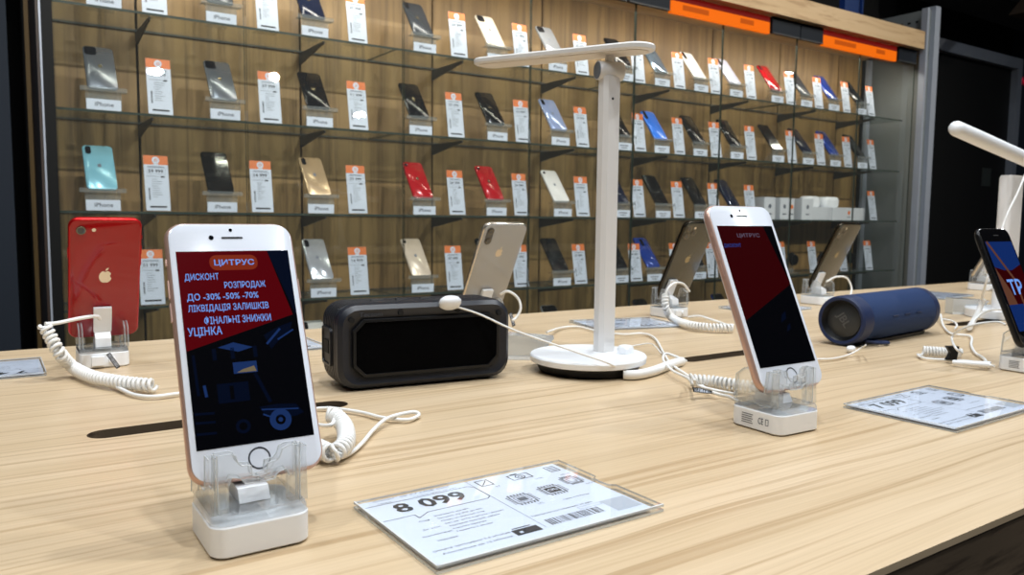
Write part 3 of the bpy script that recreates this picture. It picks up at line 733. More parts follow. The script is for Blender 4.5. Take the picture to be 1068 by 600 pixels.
stand((.1050, .3910, 0), 0, 'clear and white stand holding the front white phone')
stand((.5100, .3850, 0), -.04, 'clear and white stand with small CE marking under the rose gold phone', .4225, True, False, -.005)
stand((.9480, .3845, 0), -.02, 'clear and white stand with CE marking under the black phone at right edge', .41, True)
stand((.0990, .9350, 0), PI, 'clear and white stand of the red phone, its cable sockets facing the camera', .40, False, True, -.005)
stand((.5850, .9450, 0), PI, 'clear stand behind the black speaker, holding the pale gold phone', .51, False, True, -.01)
stand((.9480, .9350, 0), PI, 'clear stand holding the dark gold phone left of the rose gold phone', .46, False, True, -.015)
stand((1.3550, .9350, 0), PI, 'clear stand behind the blue speaker, holding a dark gold phone', .46, False, True, -.015)
stand((2.0100, .9350, 0), PI, 'clear stand of the half-hidden gold phone behind the black phone', .46, False, True, -.015)

# ------------------------------------------------------------------ black rugged speaker
sp = tag(empty('bluetooth_speaker', (.3520, .6900, 0), (0, 0, -.115)), 'black rugged box-shaped portable speaker with ribbed ends, left of the white lamp', 'speaker')
W, D, H, RR = .177, .062, .0795, .018
b = MB()
def oct_(w, h, r, seg=5): return rr(w, h, r, seg, 0, H / 2 + .0015)
rings = [(W - .022, H - .022, .012, -D / 2 + .002), (W - .010, H - .010, .016, -D / 2), (W - .002, H - .002, RR, -D / 2 + .004), (W - .001, H - .001, RR, -D / 2 + .010)]
y = -D / 2 + .0105
for k in range(7):
    for dw, dy in ((0, .0005), (0, .0032), (-.0048, .0042), (-.0048, .0056)):
        rings.append((W + dw, H + dw, RR, y + dy))
    y += .0061
rings += [(W - .002, H - .002, RR, D / 2 - .005), (W - .010, H - .010, .016, D / 2)]
b.loft([ringy(oct_(w, h, r), yy) for w, h, r, yy in rings], M['black_rub'])
nn = len(oct_(W, H, RR)); ri = b.mi(M['rib_highlight'])
for k in range(len(rings) - 1):
    if k < 3 or (k >= 4 and (k - 4) % 4 == 0) or k >= len(rings) - 2:  # crests and outer rims take the painted highlight colour
        for i in range(nn): b.m[k * nn + i] = ri
b.build('housing', sp, 30)
M['emboss'] = pbr('embossed_slate', (60, 66, 78), .5)
# front bezel with grille
f = MB(); yf = -D / 2
def cham(w, h, c): x, z = w / 2, h / 2; return [(x - c, z), (x, z - c), (x, -z + c), (x - c, -z), (-x + c, -z), (-x, -z + c), (-x, z - c), (-x + c, z)]
def chr_(w, h, c): return [(x, z + H / 2 + .0005) for x, z in cham(w, h, c)]
f.loft([ringy(chr_(W - .028, H - .025, .010), yf - .0001), ringy(chr_(W - .029, H - .026, .010), yf - .0016), ringy(chr_(W - .034, H - .031, .009), yf - .0018), ringy(chr_(W - .035, H - .032, .009), yf + .0012)], M['black_pl'], False, False)
f.build('front_bezel', sp, 0)
g = MB(); g.loft([ringy(chr_(W - .0345, H - .0315, .009), yf + .0014), ringy(chr_(W - .0345, H - .0315, .009), yf - .0004)], M['black_mesh']); g.build('front_grille', sp, 0)
sc = MB()
for x, z in ((-W / 2 + .0135, H - .0125), (-.028, H - .0075), (.030, H - .0075), (W / 2 - .0135, H - .0125)):
    sc.cyl((x, yf + .003, z), (x, yf - .0006, z), .0026, .0026, M['black_soft'], 14)
sc.build('screw', sp, 30)
t_ = MB(); text(t_, 'Tecsom', -.068, -.046, H - .0100, H - .0055, M['emboss'], lambda x, yy: (x, yf - .0004, yy), .0); t_.build('brand_lettering', sp, 0)
c = MB(); o = lambda w, h: rr(w, h, .004, 5, .002, H / 2)
c.loft([ringx(o(.031, .036), -W / 2 - .0002), ringx(o(.031, .036), -W / 2 - .0024), ringx(o(.027, .032), -W / 2 - .0026), ringx(o(.026, .031), -W / 2 - .0010)], M['black_rub'], False, False)
c.loft([ringx(o(.0265, .0315), -W / 2 - .0012), ringx(o(.0265, .0315), -W / 2 - .0002)], M['black_pl'])
c.box((-W / 2 - .0024, -.007, H / 2 - .006), (-W / 2 - .0008, .010, H / 2 + .006), M['black_soft'])
c.build('port_cover', sp, 0)
k = MB()
for x in (-.04, -.015, .01): k.loft([ringz(rr(.014, .008, .003, 4, x, .004), H + .0012), ringz(rr(.013, .007, .003, 4, x, .004), H + .0024)], M['black_rub'])
k.build('control_button', sp, 30)
ft = MB()
for x in (-.06, .06): ft.box((x - .012, -.018, 0), (x + .012, .018, .0030), M['black_rub'])
ft.build('rubber_foot', sp, 0)

# ------------------------------------------------------------------ blue cylindrical speaker
bs = tag(empty('bluetooth_speaker', (.918, .597, .0335), (0, 0, .10)), 'navy blue cylindrical fabric speaker lying on its side, right of the rose gold phone', 'speaker')
R0 = .0325; Lb = .236
b = MB()
b.revolve([(.0268, -.0005), (.0300, -.0012), (.0322, .001), (R0, .006), (R0, .024), (R0 - .0008, .0245)], M['blue_rub'], 48, 'x', False)
b.build('end_ring', bs, 35); b = MB()
b.revolve([(R0 - .0008, Lb - .0245), (R0, Lb - .024), (R0, Lb - .012), (R0 - .003, Lb - .004), (R0 - .008, Lb - .0004), (R0 - .012, Lb)], M['blue_rub'], 48, 'x')
b.build('end_ring', bs, 35)
c = MB(); c.revolve([(R0 - .0006, .0243), (R0 - .0002, .026), (R0 - .0002, Lb - .026), (R0 - .0006, Lb - .0243)], M['blue_fab'], 64, 'x'); c.build('fabric_cover', bs, 35)
c = MB(); c.revolve([(.0268, -.0004), (.0262, .0005), (.0225, .0075), (.0215, .0078)], M['ring_black'], 40, 'x', False); c.build('radiator_surround', bs, 35)
c = MB(); c.revolve([(.0001, .0050), (.0150, .0052), (.0185, .0066), (.0222, .0072), (.0222, .0085)], M['cone'], 40, 'x', False)
cn = c.build('passive_radiator', bs, 35)
l = MB(); ca, sa = math.cos(-.95), math.sin(-.95)
text(l, 'JBL', -.0105, .0105, -.0070, .0070, pbr('embossed_grey', (92, 94, 96), .4, .4), lambda x, yy: (.0045, -(x * ca - yy * sa), x * sa + yy * ca), .02)
l.build('embossed_lettering', cn, 0)
f = MB()
f.prism([(-.020, -.0285), (.020, -.0285), (.017, -.0345), (-.017, -.0345)], .028, Lb - .028, M['black_rub'], 'x')
f.build('base_strip', bs, 0)
f = MB(); 
for x in (-.035, 0, .035): f.tube(smooth_path([(Lb / 2 + x - .008, -R0 - .0001, .004), (Lb / 2 + x, -R0 - .0003, .0042), (Lb / 2 + x + .008, -R0 - .0001, .004)], 3), .0007, M['blue_rub'])
f.build('control_button', bs, 30)
f = MB(); f.tube(smooth_path([(.030, -.018, -.0275), (.040, -.032, -.029), (.058, -.036, -.030), (.060, -.028, -.030), (.045, -.024, -.029)], 6), .0022, M['blue_rub']); f.build('carry_strap', bs, 40)

# ------------------------------------------------------------------ white desk lamp
lp = tag(empty('desk_lamp', (.530, .640, 0)), 'white desk lamp with round base, flat pole and slim tilted head, centre', 'lamp')
b = MB(); b.revolve([(.0500, 0), (.0520, .001), (.0568, .0098), (.0500, .0102)], M['black_pl'], 64); b.build('base_foot', lp, 35)
b = MB(); b.revolve([(.0590, .0103), (.0616, .0113), (.0622, .0165), (.0612, .0180), (.0010, .0180)], M['white_pl'], 72); b.build('base_disc', lp, 35)
P0 = V((.0260, .0050, .018))
b = MB()
def pole_o(s): return [(x * s + P0.x, y * s + P0.y) for x, y in ((.0118, -.004), (.0118, .004), (.0075, .0085), (-.0075, .0085), (-.0112, .004), (-.0112, -.004), (-.0075, -.0085), (.0075, -.0085))]
b.loft([ringz(pole_o(1), .0181), ringz(pole_o(1), .300), ringz(pole_o(.97), .312)], M['white_metal'])
po = b.build('pole', lp, 25)
b = MB(); b.cyl((P0.x - .002, P0.y - .0088, .288), (P0.x - .002, P0.y - .0080, .288), .0014, .0014, M['black_pl'], 12); b.build('rivet', po, 30)
b = MB(); hz = .318; ax = V((.965, -.262, 0)); hc = V((P0.x, P0.y, hz))
b.cyl(hc - ax * .0140, hc + ax * .0140, .0098, .0098, M['white_metal'], 32)
hi = b.build('hinge', lp, 30)
b = MB(); b.cyl(hc - ax * .0146, hc - ax * .0139, .0088, .0088, M['grey_cap'], 32); b.build('hinge_cap', hi, 30)
b = MB(); b.cyl(hc + V((0, 0, .006)), hc + V((0, 0, .0185)), .0050, .0046, M['white_metal'], 20); b.build('head_neck', lp, 30)
# head: slim rounded bar running backwards from the pole
hd = empty('lamp_head'); hd.parent = lp
hd.location = (P0.x, P0.y, .3345); hd.rotation_euler = (0, math.radians(-1.6), math.atan2(.937, -.35))
b = MB(); o = lambda w, h, r: rr(w, h, r, 10, .064, 0)
b.loft([ringz(o(.2240, .0350, .0174), .0012), ringz(o(.2280, .0390, .0194), .0024), ringz(o(.2285, .0395, .0197), .0062), ringz(o(.2260, .0370, .0184), .0078)], M['white_metal']); b.build('head_shell', hd, 35)
b = MB(); b.loft([ringz(o(.2160, .0280, .0139), .0002), ringz(o(.2160, .0280, .0139), .0013)], M['lamp_diff']); b.build('light_diffuser', hd, 0)

# second lamp, cut by the right edge
l2 = tag(empty('desk_lamp', (1.455, .640, 0)), 'white lamp cut by the right edge, bright round arm rising to the left', 'lamp')
b = MB(); b.revolve([(.055, 0), (.058, .001), (.058, .014), (.056, .016), (.001, .016)], M['white_pl'], 48); b.build('base_disc', l2, 35)
b = MB(); o = lambda s: rr(.050 * s, .022 * s, .008, 6); b.loft([ringz(o(1), .0161), ringz(o(1), .238), ringz(o(.9), .243)], M['white_metal']); b.build('pole', l2, 35)
b = MB(); A = V((1.2400 - 1.455, -.012, .3055)); B = V((1.640 - 1.455, -.012, .2460)); d_ = (B - A).normalized()
pts = [A - d_ * .011, A - d_ * .009, A - d_ * .005, A] + [A.lerp(B, k / 6) for k in range(1, 6)] + [B]
b.tube(pts, [.003, .007, .0102, .0115] + [.012] * 6, M['white_pl'], 20); b.build('lamp_arm', l2, 40)

# ------------------------------------------------------------------ flat price cards
def flat_card(loc, yaw, label, price=None, detail=0):
    CW, CH = .1425, .0955
    r = tag(empty('price_card', loc, (0, 0, yaw)), label, 'price card', 'flat price cards lying on the table')
    out = [(CW / 2, CH / 2), (-CW / 2, CH / 2), (-CW / 2, -CH / 2), (CW / 2, -CH / 2), (CW / 2, -.0085), (CW / 2 - .0035, -.0055), (CW / 2 - .0045, .0010), (CW / 2 - .0035, .0080), (CW / 2, .0105)]
    c = MB(); A_ = M['acrylic_card']; n_ = len(out)
    polyflat(c, out, A_, lambda x, y: (x, y, .0040)); polyflat(c, out, A_, lambda x, y: (x, y, .0014))
    for k in range(n_):
        (xa, ya), (xb, yb) = out[k], out[(k + 1) % n_]
        for z0, z1 in ((0, .0014), (.0028, .0040)): c.add([(xa, ya, z0), (xb, yb, z0), (xb, yb, z1), (xa, ya, z1)], [(0, 1, 2, 3)], M['acr_edge'])
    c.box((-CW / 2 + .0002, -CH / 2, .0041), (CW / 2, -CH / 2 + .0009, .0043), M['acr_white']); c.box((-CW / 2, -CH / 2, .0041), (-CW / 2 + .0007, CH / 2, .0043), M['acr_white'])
    c.build('card_cover', r, 0)
    p_ = MB(); px0, px1, py0, py1 = -CW / 2 + .002, CW / 2 - .006, -CH / 2 + .003, CH / 2 - .0015
    p_.box((px0, py0, .0018), (px1, py1, .0026), M['paper'])
    T = lambda x, y: (x, y, .00268); I, G = M['ink'], M['ink_soft']
    def tx(s, x0, x1, y, h, mat=I, bold=.0): text(p_, s, x0, x1, y, y + h, mat, T, bold)
    if price:
        tx(price, -.0555, -.0115, .0215, .0140, I, .03)
        w_ = .00055
        line(p_, (px0 + .001, .0158), (-.0500, .0158), w_, I, T); line(p_, (-.0500, .0158), (-.0497, .0106), w_, I, T)
        line(p_, (-.0497, .0106), (-.0420, .0158), w_, I, T); line(p_, (-.0420, .0158), (-.0035, .0158), w_, I, T)
        line(p_, (-.0035, .0158), (-.0008, .0185), w_, I, T); line(p_, (-.0008, .0185), (-.0008, .0350), w_, I, T)
        line(p_, (-.0008, .0350), (-.0035, .0385), w_, I, T); line(p_, (-.0035, .0385), (px0 + .001, .0385), w_, I, T)
    line(p_, (-.0005, py1), (-.0005, -.0350), .0003, G, T)
    tx('Смартфон 4.7 64GB Gold', -.0610, -.0130, .0436, .0020, I)
    tx('Ціна', -.0600, -.0520, .0396, .0016, G); tx('стара ціна 10 999', -.0380, -.0100, .0396, .0016, G)
    L_ = [('Стан:', -.0525, .0048), ('Дефекти:', -.0560, -.0062), ('Комплектація:', -.0600, -.0140), ('Упаковка:', -.0560, -.0215)]
    for s, x, y in L_: tx(s, x, x + .0018 * len(s) * .72, y, .0019, I)
    for i, s in enumerate(('Вживаний, від 85%', 'Батарея від 85% до 95%', 'Повністю робочий стан', 'Без дефектів корпусу і екрану', 'Зарядний пристрій, кабель', 'Коробка відсутня', 'Гарантія 3 місяці')):
        tx(s, -.0420, -.0420 + .00125 * len(s), .0075 - .0040 * i, .0019, I)
    tx('Оплата частинами 2-6 місяців', -.0640, -.0200, -.0318, .0021, I); tx('Розстрочка до 12 місяців', -.0610, -.0215, -.0365, .0021, I)
    # icons
    def chip(cx, cy, w, h, fill, label_):
        frame(p_, cx - w / 2, cx + w / 2, cy - h / 2, cy + h / 2, .0007, I, T)
        if fill: rect(p_, cx - w / 2 + .0018, cx + w / 2 - .0018, cy - h / 2 + .0018, cy + h / 2 - .0018, I, T)
        else: frame(p_, cx - w / 2 + .0020, cx + w / 2 - .0020, cy - h / 2 + .0020, cy + h / 2 - .0020, .0005, I, T)
        n_ = 6
        for k in range(n_):
            x = cx - w / 2 + w * (k + .5) / n_
            rect(p_, x - .0005, x + .0005, cy + h / 2 + .0004, cy + h / 2 + .0022, I, T); rect(p_, x - .0005, x + .0005, cy - h / 2 - .0022, cy - h / 2 - .0004, I, T)
            yv = cy - h / 2 + h * (k + .5) / n_
            rect(p_, cx + w / 2 + .0004, cx + w / 2 + .0020, yv - .0004, yv + .0004, I, T); rect(p_, cx - w / 2 - .0020, cx - w / 2 - .0004, yv - .0004, yv + .0004, I, T)
        if label_: text(p_, label_, cx - w * .28, cx + w * .28, cy - .0016, cy + .0016, M['paper'], lambda x, y: (x, y, .00276), .02)
    frame(p_, .0035, .0125, .0335, .0435, .0008, I, T); line(p_, (.0050, .0350), (.0110, .0420), .0007, I, T); tx('4.7', .0105, .0135, .0285, .0018, I)
    frame(p_, .0255, .0405, .0325, .0415, .0008, I, T); rect(p_, .0290, .0340, .0415, .0430, I, T)
    ringflat(p_, .0330, .0368, .0026, .0034, I, T); ringflat(p_, .0330, .0368, .0010, .0017, I, T); tx('12 Мп', .0385, .0435, .0270, .0018, I)
    frame(p_, .0545, .0620, .0330, .0430, .0007, I, T)
    for k in range(3): rect(p_, .0560, .0605, .0348 + .0025 * k, .0358 + .0025 * k, G, T)
    tx('1821 мАг', .0560, .0640, .0250, .0018, G)
    chip(.0125, .0045, .0130, .0120, False, ''); rect(p_, .0095, .0155, .0020, .0070, G, T); tx('2 ГБ', .0150, .0190, -.0075, .0020, I)
    chip(.0360, .0075, .0125, .0115, True, 'CPU'); tx('Apple A10 Fusion', .0310, .0500, -.0100, .0019, I)
    chip(.0560, .0150, .0095, .0100, False, ''); tx('32 ГБ', .0590, .0640, .0040, .0018, I)
    tx('Термін обслуговування: 30 днів', .0010, .0430, -.0210, .0020, I); frame(p_, .0300, .0460, -.0255, -.0225, .0002, G, T)
    x = .0040; rnd = random.Random(5)
    while x < .0400:
        w_ = rnd.choice((.0003, .0005, .0009)); rect(p_, x, x + w_, -.0350, -.0270, I, T); x += w_ + rnd.choice((.0004, .0007, .0011))
    rect(p_, -.0190, -.0035, -.0370, -.0300, I, T); rect(p_, -.0175, -.0060, -.0290, -.0280, I, T); rect(p_, -.0160, -.0140, -.0350, -.0330, M['paper'], lambda x, y: (x, y, .00276))
    rect(p_, .0465, .0640, -.0385, -.0220, M['qr_grey'], T)
    p_.build('printed_sheet', r, 0)
    return r
M['acr_edge'] = thin_glass('bright_acrylic_edge', (.75, .8, .84), 1.2, .45, (215, 225, 235))
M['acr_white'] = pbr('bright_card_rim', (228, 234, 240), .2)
M['qr_grey'] = pbr('light_grey_patch', (186, 194, 206), .6)
flat_card((.2341, .3485, .0002), .0046, 'nearest flat white price card reading 8 099, beside the front white phone', '8 099')
flat_card((.6845, .3455, .0002), .012, 'flat white price card with bubble price, right of the rose gold phone', '7 099')
flat_card((-.0265, .9430, .0002), PI, 'flat white price card cut by the left edge, left of the red phone', '7 499')
flat_card((.2700, .9550, .0002), PI, 'flat white price card mostly hidden between front white phone and black speaker', '9 499')
flat_card((.8080, .8900, .0002), PI - .25, 'flat price card lying behind the white lamp pole', '12 999')
flat_card((1.185, .9250, .0002), PI, 'flat price card half hidden behind the rose gold phone, near the table far edge', '19 999')
flat_card((1.735, .9000, .0002), PI + .05, 'flat glossy price card on the far side beyond the blue speaker', '23 999')

# bent clear acrylic holders lying on the table
def holder(loc, yaw, sx, label):
    h_ = MB(); w_ = .036 * sx
    h_.prism([(-.022 * sx, 0), (.012 * sx, 0), (.031 * sx, .0250), (-.022 * sx, .0285)], -.013, .013, M['acr_haze'], 'y')
    h_.box((-.022 * sx, -.0136, 0), (.014 * sx, -.0132, .004), M['acr_white'])
    o = h_.build('acrylic_holder', None, 0); o.location = loc; o.rotation_euler = (0, 0, yaw)
    return tag(o, label, 'holder')
holder((.5150, .7330, .0002), -.62, 1.0, 'bent clear plastic holder between the black speaker and lamp base')
holder((1.445, .700, .0002), -.62, 1.2, 'bent clear plastic holder under the black phone at right')

# ------------------------------------------------------------------ cables
def cable(label, parts, cat='cable', group='white cables on the table'):
    """parts: list of (name, kind, key, radius, coil radius, pitch)"""
    first = PATHS[parts[0][2]][0]
    r = tag(empty('charging_cable', (first[0], first[1], 0)), label, cat, group)
    off = V((first[0], first[1], 0))
    for nm, kind, key, rad, cr, pitch in parts:
        P = [V(p) - off for p in PATHS[key]]
        m = MB()
        if kind == 'coil': m.tube(coil_path(P, cr, pitch), rad, M['white_cable'], 7)
        elif kind == 'tight':
            S = smooth_path(P, 10); m.tube(S, rad, M['white_cable'], 16, False)
            m.tube(S, rad * .55, M['white_cable'], 12, False)
            m.loft([[tuple(S[0] + (a_ - S[0])) for a_ in ring] for ring in ringpair(S, rad)], M['white_cable'], False, False)
        else: m.tube(smooth_path(P, 8), rad, M['white_cable'], 8)
        m.build(nm, r, 60)
    return r
def ringpair(S, rad):
    t = (S[1] - S[0]).normalized(); a = t.orthogonal().normalized(); b = t.cross(a)
    return [[S[0] + (a * math.cos(2 * PI * k / 16) + b * math.sin(2 * PI * k / 16)) * q for k in range(16)] for q in (rad, rad * .55)]
cable('thick white coiled cable curling from the red phone down to the table', [('coil', 'coil', 'red_coil', .0018, .0048, .0052), ('lead', 'tube', 'red_thin', .0019, 0, 0), ('tail', 'tube', 'red_out', .0018, 0, 0)])
cable('white coiled cable behind the front white phone, with loose loop to its right', [('coil', 'coil', 'p1_coil', .0015, .0050, .0038), ('lead', 'tube', 'p1_thinA', .0015, 0, 0), ('tail', 'tube', 'p1_thinB', .0015, 0, 0)])
cable('thin white security cord stretched from black speaker to lamp base, with tight tube coil', [('cord', 'tube', 'tag_cord', .0010, 0, 0), ('coil', 'tight', 'lamp_coil', .0050, 0, 0), ('tail', 'tube', 'lamp_thin', .0008, 0, 0)])
cable('white cable running behind the lamp pole and forward to the rose gold phone stand', [('lead', 'tube', 'mid_cord', .0015, 0, 0), ('loop', 'tube', 'loop', .0014, 0, 0)])
cable('white coiled cable going behind the rose gold phone, just left of it', [('coil', 'coil', 'p2_coil', .0015, .0050, .0042)])
cable('white coiled cable looping from the dark gold phone left of the rose gold phone', [('lead', 'tube', 'p4_thin', .0018, 0, 0), ('coil', 'coil', 'p4_coil', .0017, .0046, .0048), ('tail', 'tube', 'p4_plug', .0020, 0, 0)])
cable('short white cable arching behind the blue speaker from a dark gold phone', [('lead', 'tube', 'p5_thin', .0018, 0, 0)])
cable('short white cable arching beside the pale gold phone above the black speaker', [('lead', 'tube', 'xs_thin', .0018, 0, 0)])
cable('thin white cord leading from the rose gold phone to the blue speaker', [('cord', 'tube', 'blue_cord', .0010, 0, 0)])
cable('white coiled cable with tight loop in front of the black phone stand', [('coil', 'coil', 'r_coil', .0015, .0050, .0032), ('loop', 'tube', 'r_thin1', .0014, 0, 0), ('tail', 'tube', 'r_thin2', .0014, 0, 0)])
cable('loose wavy white cable on the table right of the blue speaker', [('cord', 'tube', 'r_cord', .0016, 0, 0), ('branch', 'tube', 'r_cord2', .0016, 0, 0)])
cable('white cable hanging down from the lamp at the right edge to the table', [('cord', 'tube', 'hang', .0018, 0, 0), ('strain_relief', 'tube', 'hang_fat', .0042, 0, 0), ('tail', 'tube', 'r_thin3', .0018, 0, 0)])

# security sensors, strain relief sleeves, striped tags
def puck(loc, rot, sx, sy, sz, name, label, cat='sensor'):
    m = MB(); pr_ = [(0, -1), (.55, -.95), (.9, -.6), (1, 0), (.95, .5), (.7, .85), (.3, .98), (0, 1)]
    rings = [[(max(r, .001) * sx * math.cos(2 * PI * k / 24), max(r, .001) * sy * math.sin(2 * PI * k / 24), h * sz) for k in range(24)] for r, h in pr_]
    m.loft(rings, M['white_pl']); o = m.build(name, None, 60); o.location = loc; o.rotation_euler = rot
    return tag(o, label, cat)
q = V(PATHS['tag_cord'][0])
puck((.3690, .6545, .0795), (.5, 0, -.1), .0115, .0056, .0070, 'security_sensor', 'oval white security sensor stuck on top edge of the black speaker')
m = MB(); m.loft([ringz(rr(.016, .014, .004), 0), ringz(rr(.0165, .0145, .004), .006), ringz(rr(.013, .011, .004), .0088)], M['white_pl'])
o = m.build('security_sensor', None, 40); o.location = (.5640, .6190, .0181); o.rotation_euler = (0, 0, .3); tag(o, 'small white rounded security sensor on the white lamp base beside its pole', 'sensor')
o = puck((.8830, .5590, .0045), (0, 0, .2), .0080, .0050, .0042, 'cord_clasp', 'small white clasp on the thin cord in front of the blue speaker', 'clasp')
def sleeve(a, b_, r0, r1, label):
    m = MB(); a, b_ = V(a), V(b_); n_ = 9; pts = [a.lerp(b_, k / (2 * n_)) for k in range(2 * n_ + 1)]
    m.tube(pts, [(r0 + (r1 - r0) * k / (2 * n_)) * (1 if k % 2 else .88) for k in range(2 * n_ + 1)], M['white_pl'], 14)
    tag(m.build('cable_sleeve', None, 30), label, 'cable sleeve')
sleeve((.5815, .4905, .0052), (.5905, .4520, .0068), .0030, .0042, 'white ribbed cable sleeve entering the rose gold phone stand from the left')
sleeve((.8990, .4440, .0050), (.9080, .4080, .0068), .0028, .0040, 'white ribbed cable sleeve entering the black phone stand at right')
sleeve((.8880, .8880, .034), (.905, .905, .0250), .0034, .0030, 'white plug tip behind the left dark gold phone stand') if False else None
def striped(loc, rot, L_, W_, label):
    m = MB(); m.box((-L_ / 2, -W_ / 2, 0), (L_ / 2, W_ / 2, .0004), M['black_pl'])
    rnd = random.Random(3); x = -L_ / 2 + .0012
    while x < L_ / 2 - .002:
        rect(m, x, x + .0005, -W_ / 2 + .0006, W_ / 2 - .0006, M['paper'], lambda a, b: (a, b, .00045)); rect(m, x, x + .0005, -W_ / 2 + .0006, W_ / 2 - .0006, M['paper'], lambda a, b: (a, b, -.00005)); x += rnd.choice((.0011, .0016))
    o = m.build('striped_tag', None, 0); o.location = loc; o.rotation_euler = rot
    return tag(o, label, 'tag')
striped((.5342, .4817, .0072), (.75, .12, -.45), .0190, .0050, 'black and white striped tag wrapped on cable left of the rose gold phone')
striped((.1030, .8810, .0120), (PI / 2 + .1, 1.05, 0), .0180, .0042, 'black and white striped tag on the cable plug behind the red phone stand')
striped((.6040, .8960, .0210), (PI / 2, 1.25, 0), .0200, .0050, 'dark striped tag on the cable right of the black speaker')
m = MB(); m.prism([(-.006, .0), (.005, .0), (.007, .016), (-.007, .016), (-.002, .008)], -.003, .003, M['black_pl'], 'y')
o = m.build('cable_tag', None, 0); o.location = (.9190, .4560, .004); o.rotation_euler = (0, 0, -.6); tag(o, 'small plain black tag clipped on the cables left of the black phone stand', 'tag')
# ------------------------------------------------------------------ things on the cabinet shelves
SHN = ['top shelf', 'second shelf', 'third shelf', 'fourth shelf', 'lowest visible shelf']
ORD = ['first', 'second', 'third', 'fourth', 'fifth', 'sixth', 'seventh', 'eighth', 'ninth', 'tenth', 'eleventh', 'twelfth', 'thirteenth', 'fourteenth', 'fifteenth']
PC = {  # colour name: (rgb, metal, roughness)
    'grey': ((112, 118, 126), .6, .25), 'dark grey': ((58, 62, 68), .4, .25), 'black': ((16, 17, 20), .1, .12), 'navy': ((18, 26, 48), .1, .12),
    'dark navy': ((14, 20, 40), .1, .15), 'pale cyan': ((128, 186, 204), .2, .2), 'silver': ((186, 190, 198), .5, .15), 'white': ((216, 214, 212), .0, .2),
    'cream': ((222, 212, 198), .1, .2), 'lavender white': ((196, 196, 214), .1, .2), 'gold': ((200, 172, 136), .5, .25), 'beige': ((206, 190, 172), .2, .25),
    'red': ((168, 14, 26), .1, .14), 'bright blue': ((40, 118, 232), .2, .25), 'light blue': ((150, 166, 206), .3, .15), 'blue': ((24, 56, 140), .2, .15),
    'steel blue': ((128, 148, 168), .7, .12)}
_pm = {}
def pmat(c):
    if c not in _pm:
        rgb, me, ro = PC[c]; _pm[c] = pbr('shelf_phone_' + c.replace(' ', '_'), rgb, ro, me, .5 if sum(rgb) > 200 else .25, coat=.4 if sum(rgb) > 200 else .12)
    return _pm[c]
_proto = {}
def shelf_phone(c, cam_):
    key = (c, cam_)
    if key in _proto: return _proto[key]
    w, h, t, r = .0700, .1450, .008, .010
    root = empty('smartphone'); body = MB(); mt = pmat(c)
    rings = []
    for k in range(5):
        a = PI * k / 4; e = .002
        rings.append(ringy(rr(w - 2 * e * (1 - math.sin(a)), h - 2 * e * (1 - math.sin(a)), r, 4, 0, h / 2), -t / 2 + (1 - math.cos(a)) * t / 2))
    body.loft(rings, mt)
    lm = M['logo_dim'] if c in ('black', 'navy', 'dark navy', 'dark grey', 'grey', 'red') else M['ink_soft']
    if cam_ in ('pro', 'dual', 'single', 'xs'): fruit_logo(body, 0, h / 2 + .004, .011, lm, lambda x, y: (x, -t / 2 - .0003, y))
    body.build('body', root, 40)
    y = -t / 2; cx, cz = -w / 2 + .017, h - .018
    m = MB()
    def lens(x, z, rr_): m.cyl((x, y - .0014, z), (x, y - .0024, z), rr_, rr_ * .9, M['lens'], 14)
    if cam_ == 'pro':
        o = rr(.027, .028, .007, 4, cx, cz); m.loft([ringy(o, y), ringy(o, y - .0014)], M['lens'])
        for dx, dz in ((-.006, .006), (-.006, -.006), (.006, 0)): lens(cx + dx, cz + dz, .005)
    elif cam_ in ('dual', 'xs'):
        o = rr(.013, .026, .006, 4, cx - .004, cz); m.loft([ringy(o, y), ringy(o, y - .0014)], M['lens'])
        lens(cx - .004, cz + .006, .0045); lens(cx - .004, cz - .006, .0045)
    elif cam_ == 'tall':
        o = rr(.015, .040, .005, 4, cx - .003, cz - .006); m.loft([ringy(o, y), ringy(o, y - .0014)], M['lens'])
        for k in range(3): lens(cx - .003, cz + .006 - .012 * k, .0045)
    elif cam_ == 'centre':
        o = rr(.013, .034, .006, 4, 0, h - .026); m.loft([ringy(o, y), ringy(o, y - .0014)], M['lens'])
        for k in range(2): lens(0, h - .019 - .013 * k, .0045)
    elif cam_ == 'screen':
        o = rr(w - .005, h - .006, .007, 4, 0, h / 2); m.loft([ringy(o, y + .0005), ringy(o, y - .0003)], M['p_black'])
    else:
        m.cyl((cx - .005, y, cz + .004), (cx - .005, y - .0014, cz + .004), .0055, .0052, M['lens'], 16)
    m.build('rear_camera' if cam_ != 'screen' else 'front_glass', root, 40)
    _proto[key] = root; root['used'] = 0
    return root

def place(proto, loc, rot):
    if not proto.get('used'):
        proto['used'] = 1; o = proto; o.location = loc; o.rotation_euler = rot
    else: o = copy_thing(proto, loc, rot)
    return o

def make_stand(word):
    r = empty('phone_stand')
    a = MB(); A = M['acr_thin']
    a.box((-.052, -.006, .0455), (.052, .016, .0470), A); a.box((-.052, -.0075, .0455), (.052, -.006, .0560), A)
    a.add([(-.030, .014, .047), (.030, .014, .047), (.030, .054, .098), (-.030, .054, .098)], [(0, 1, 2, 3)], A)
    a.add([(-.030, .014, .047), (-.030, .065, .0006), (.030, .065, .0006), (.030, .014, .047)], [(0, 1, 2, 3)], A)
    a.box((-.040, .0015, .0002), (.040, .0030, .0455), A)
    a.build('acrylic_rest', r, 0)
    c = MB(); c.box((-.0385, -.0006, .0008), (.0385, .0012, .0270), M['paper_sm'])
    T = lambda x, y: (x, -.0009, y)
    if word: text(c, word, -.020, .022, .0095, .0200, M['ink_soft'], T, .02)
    else:
        rect(c, -.022, .018, .0155, .0190, M['ink_soft'], T); rect(c, -.016, .012, .0075, .0105, M['ink_soft'], T)
    c.build('name_card', r, 0); return r
_st = {'iPhone': make_stand('iPhone'), '': make_stand('')}

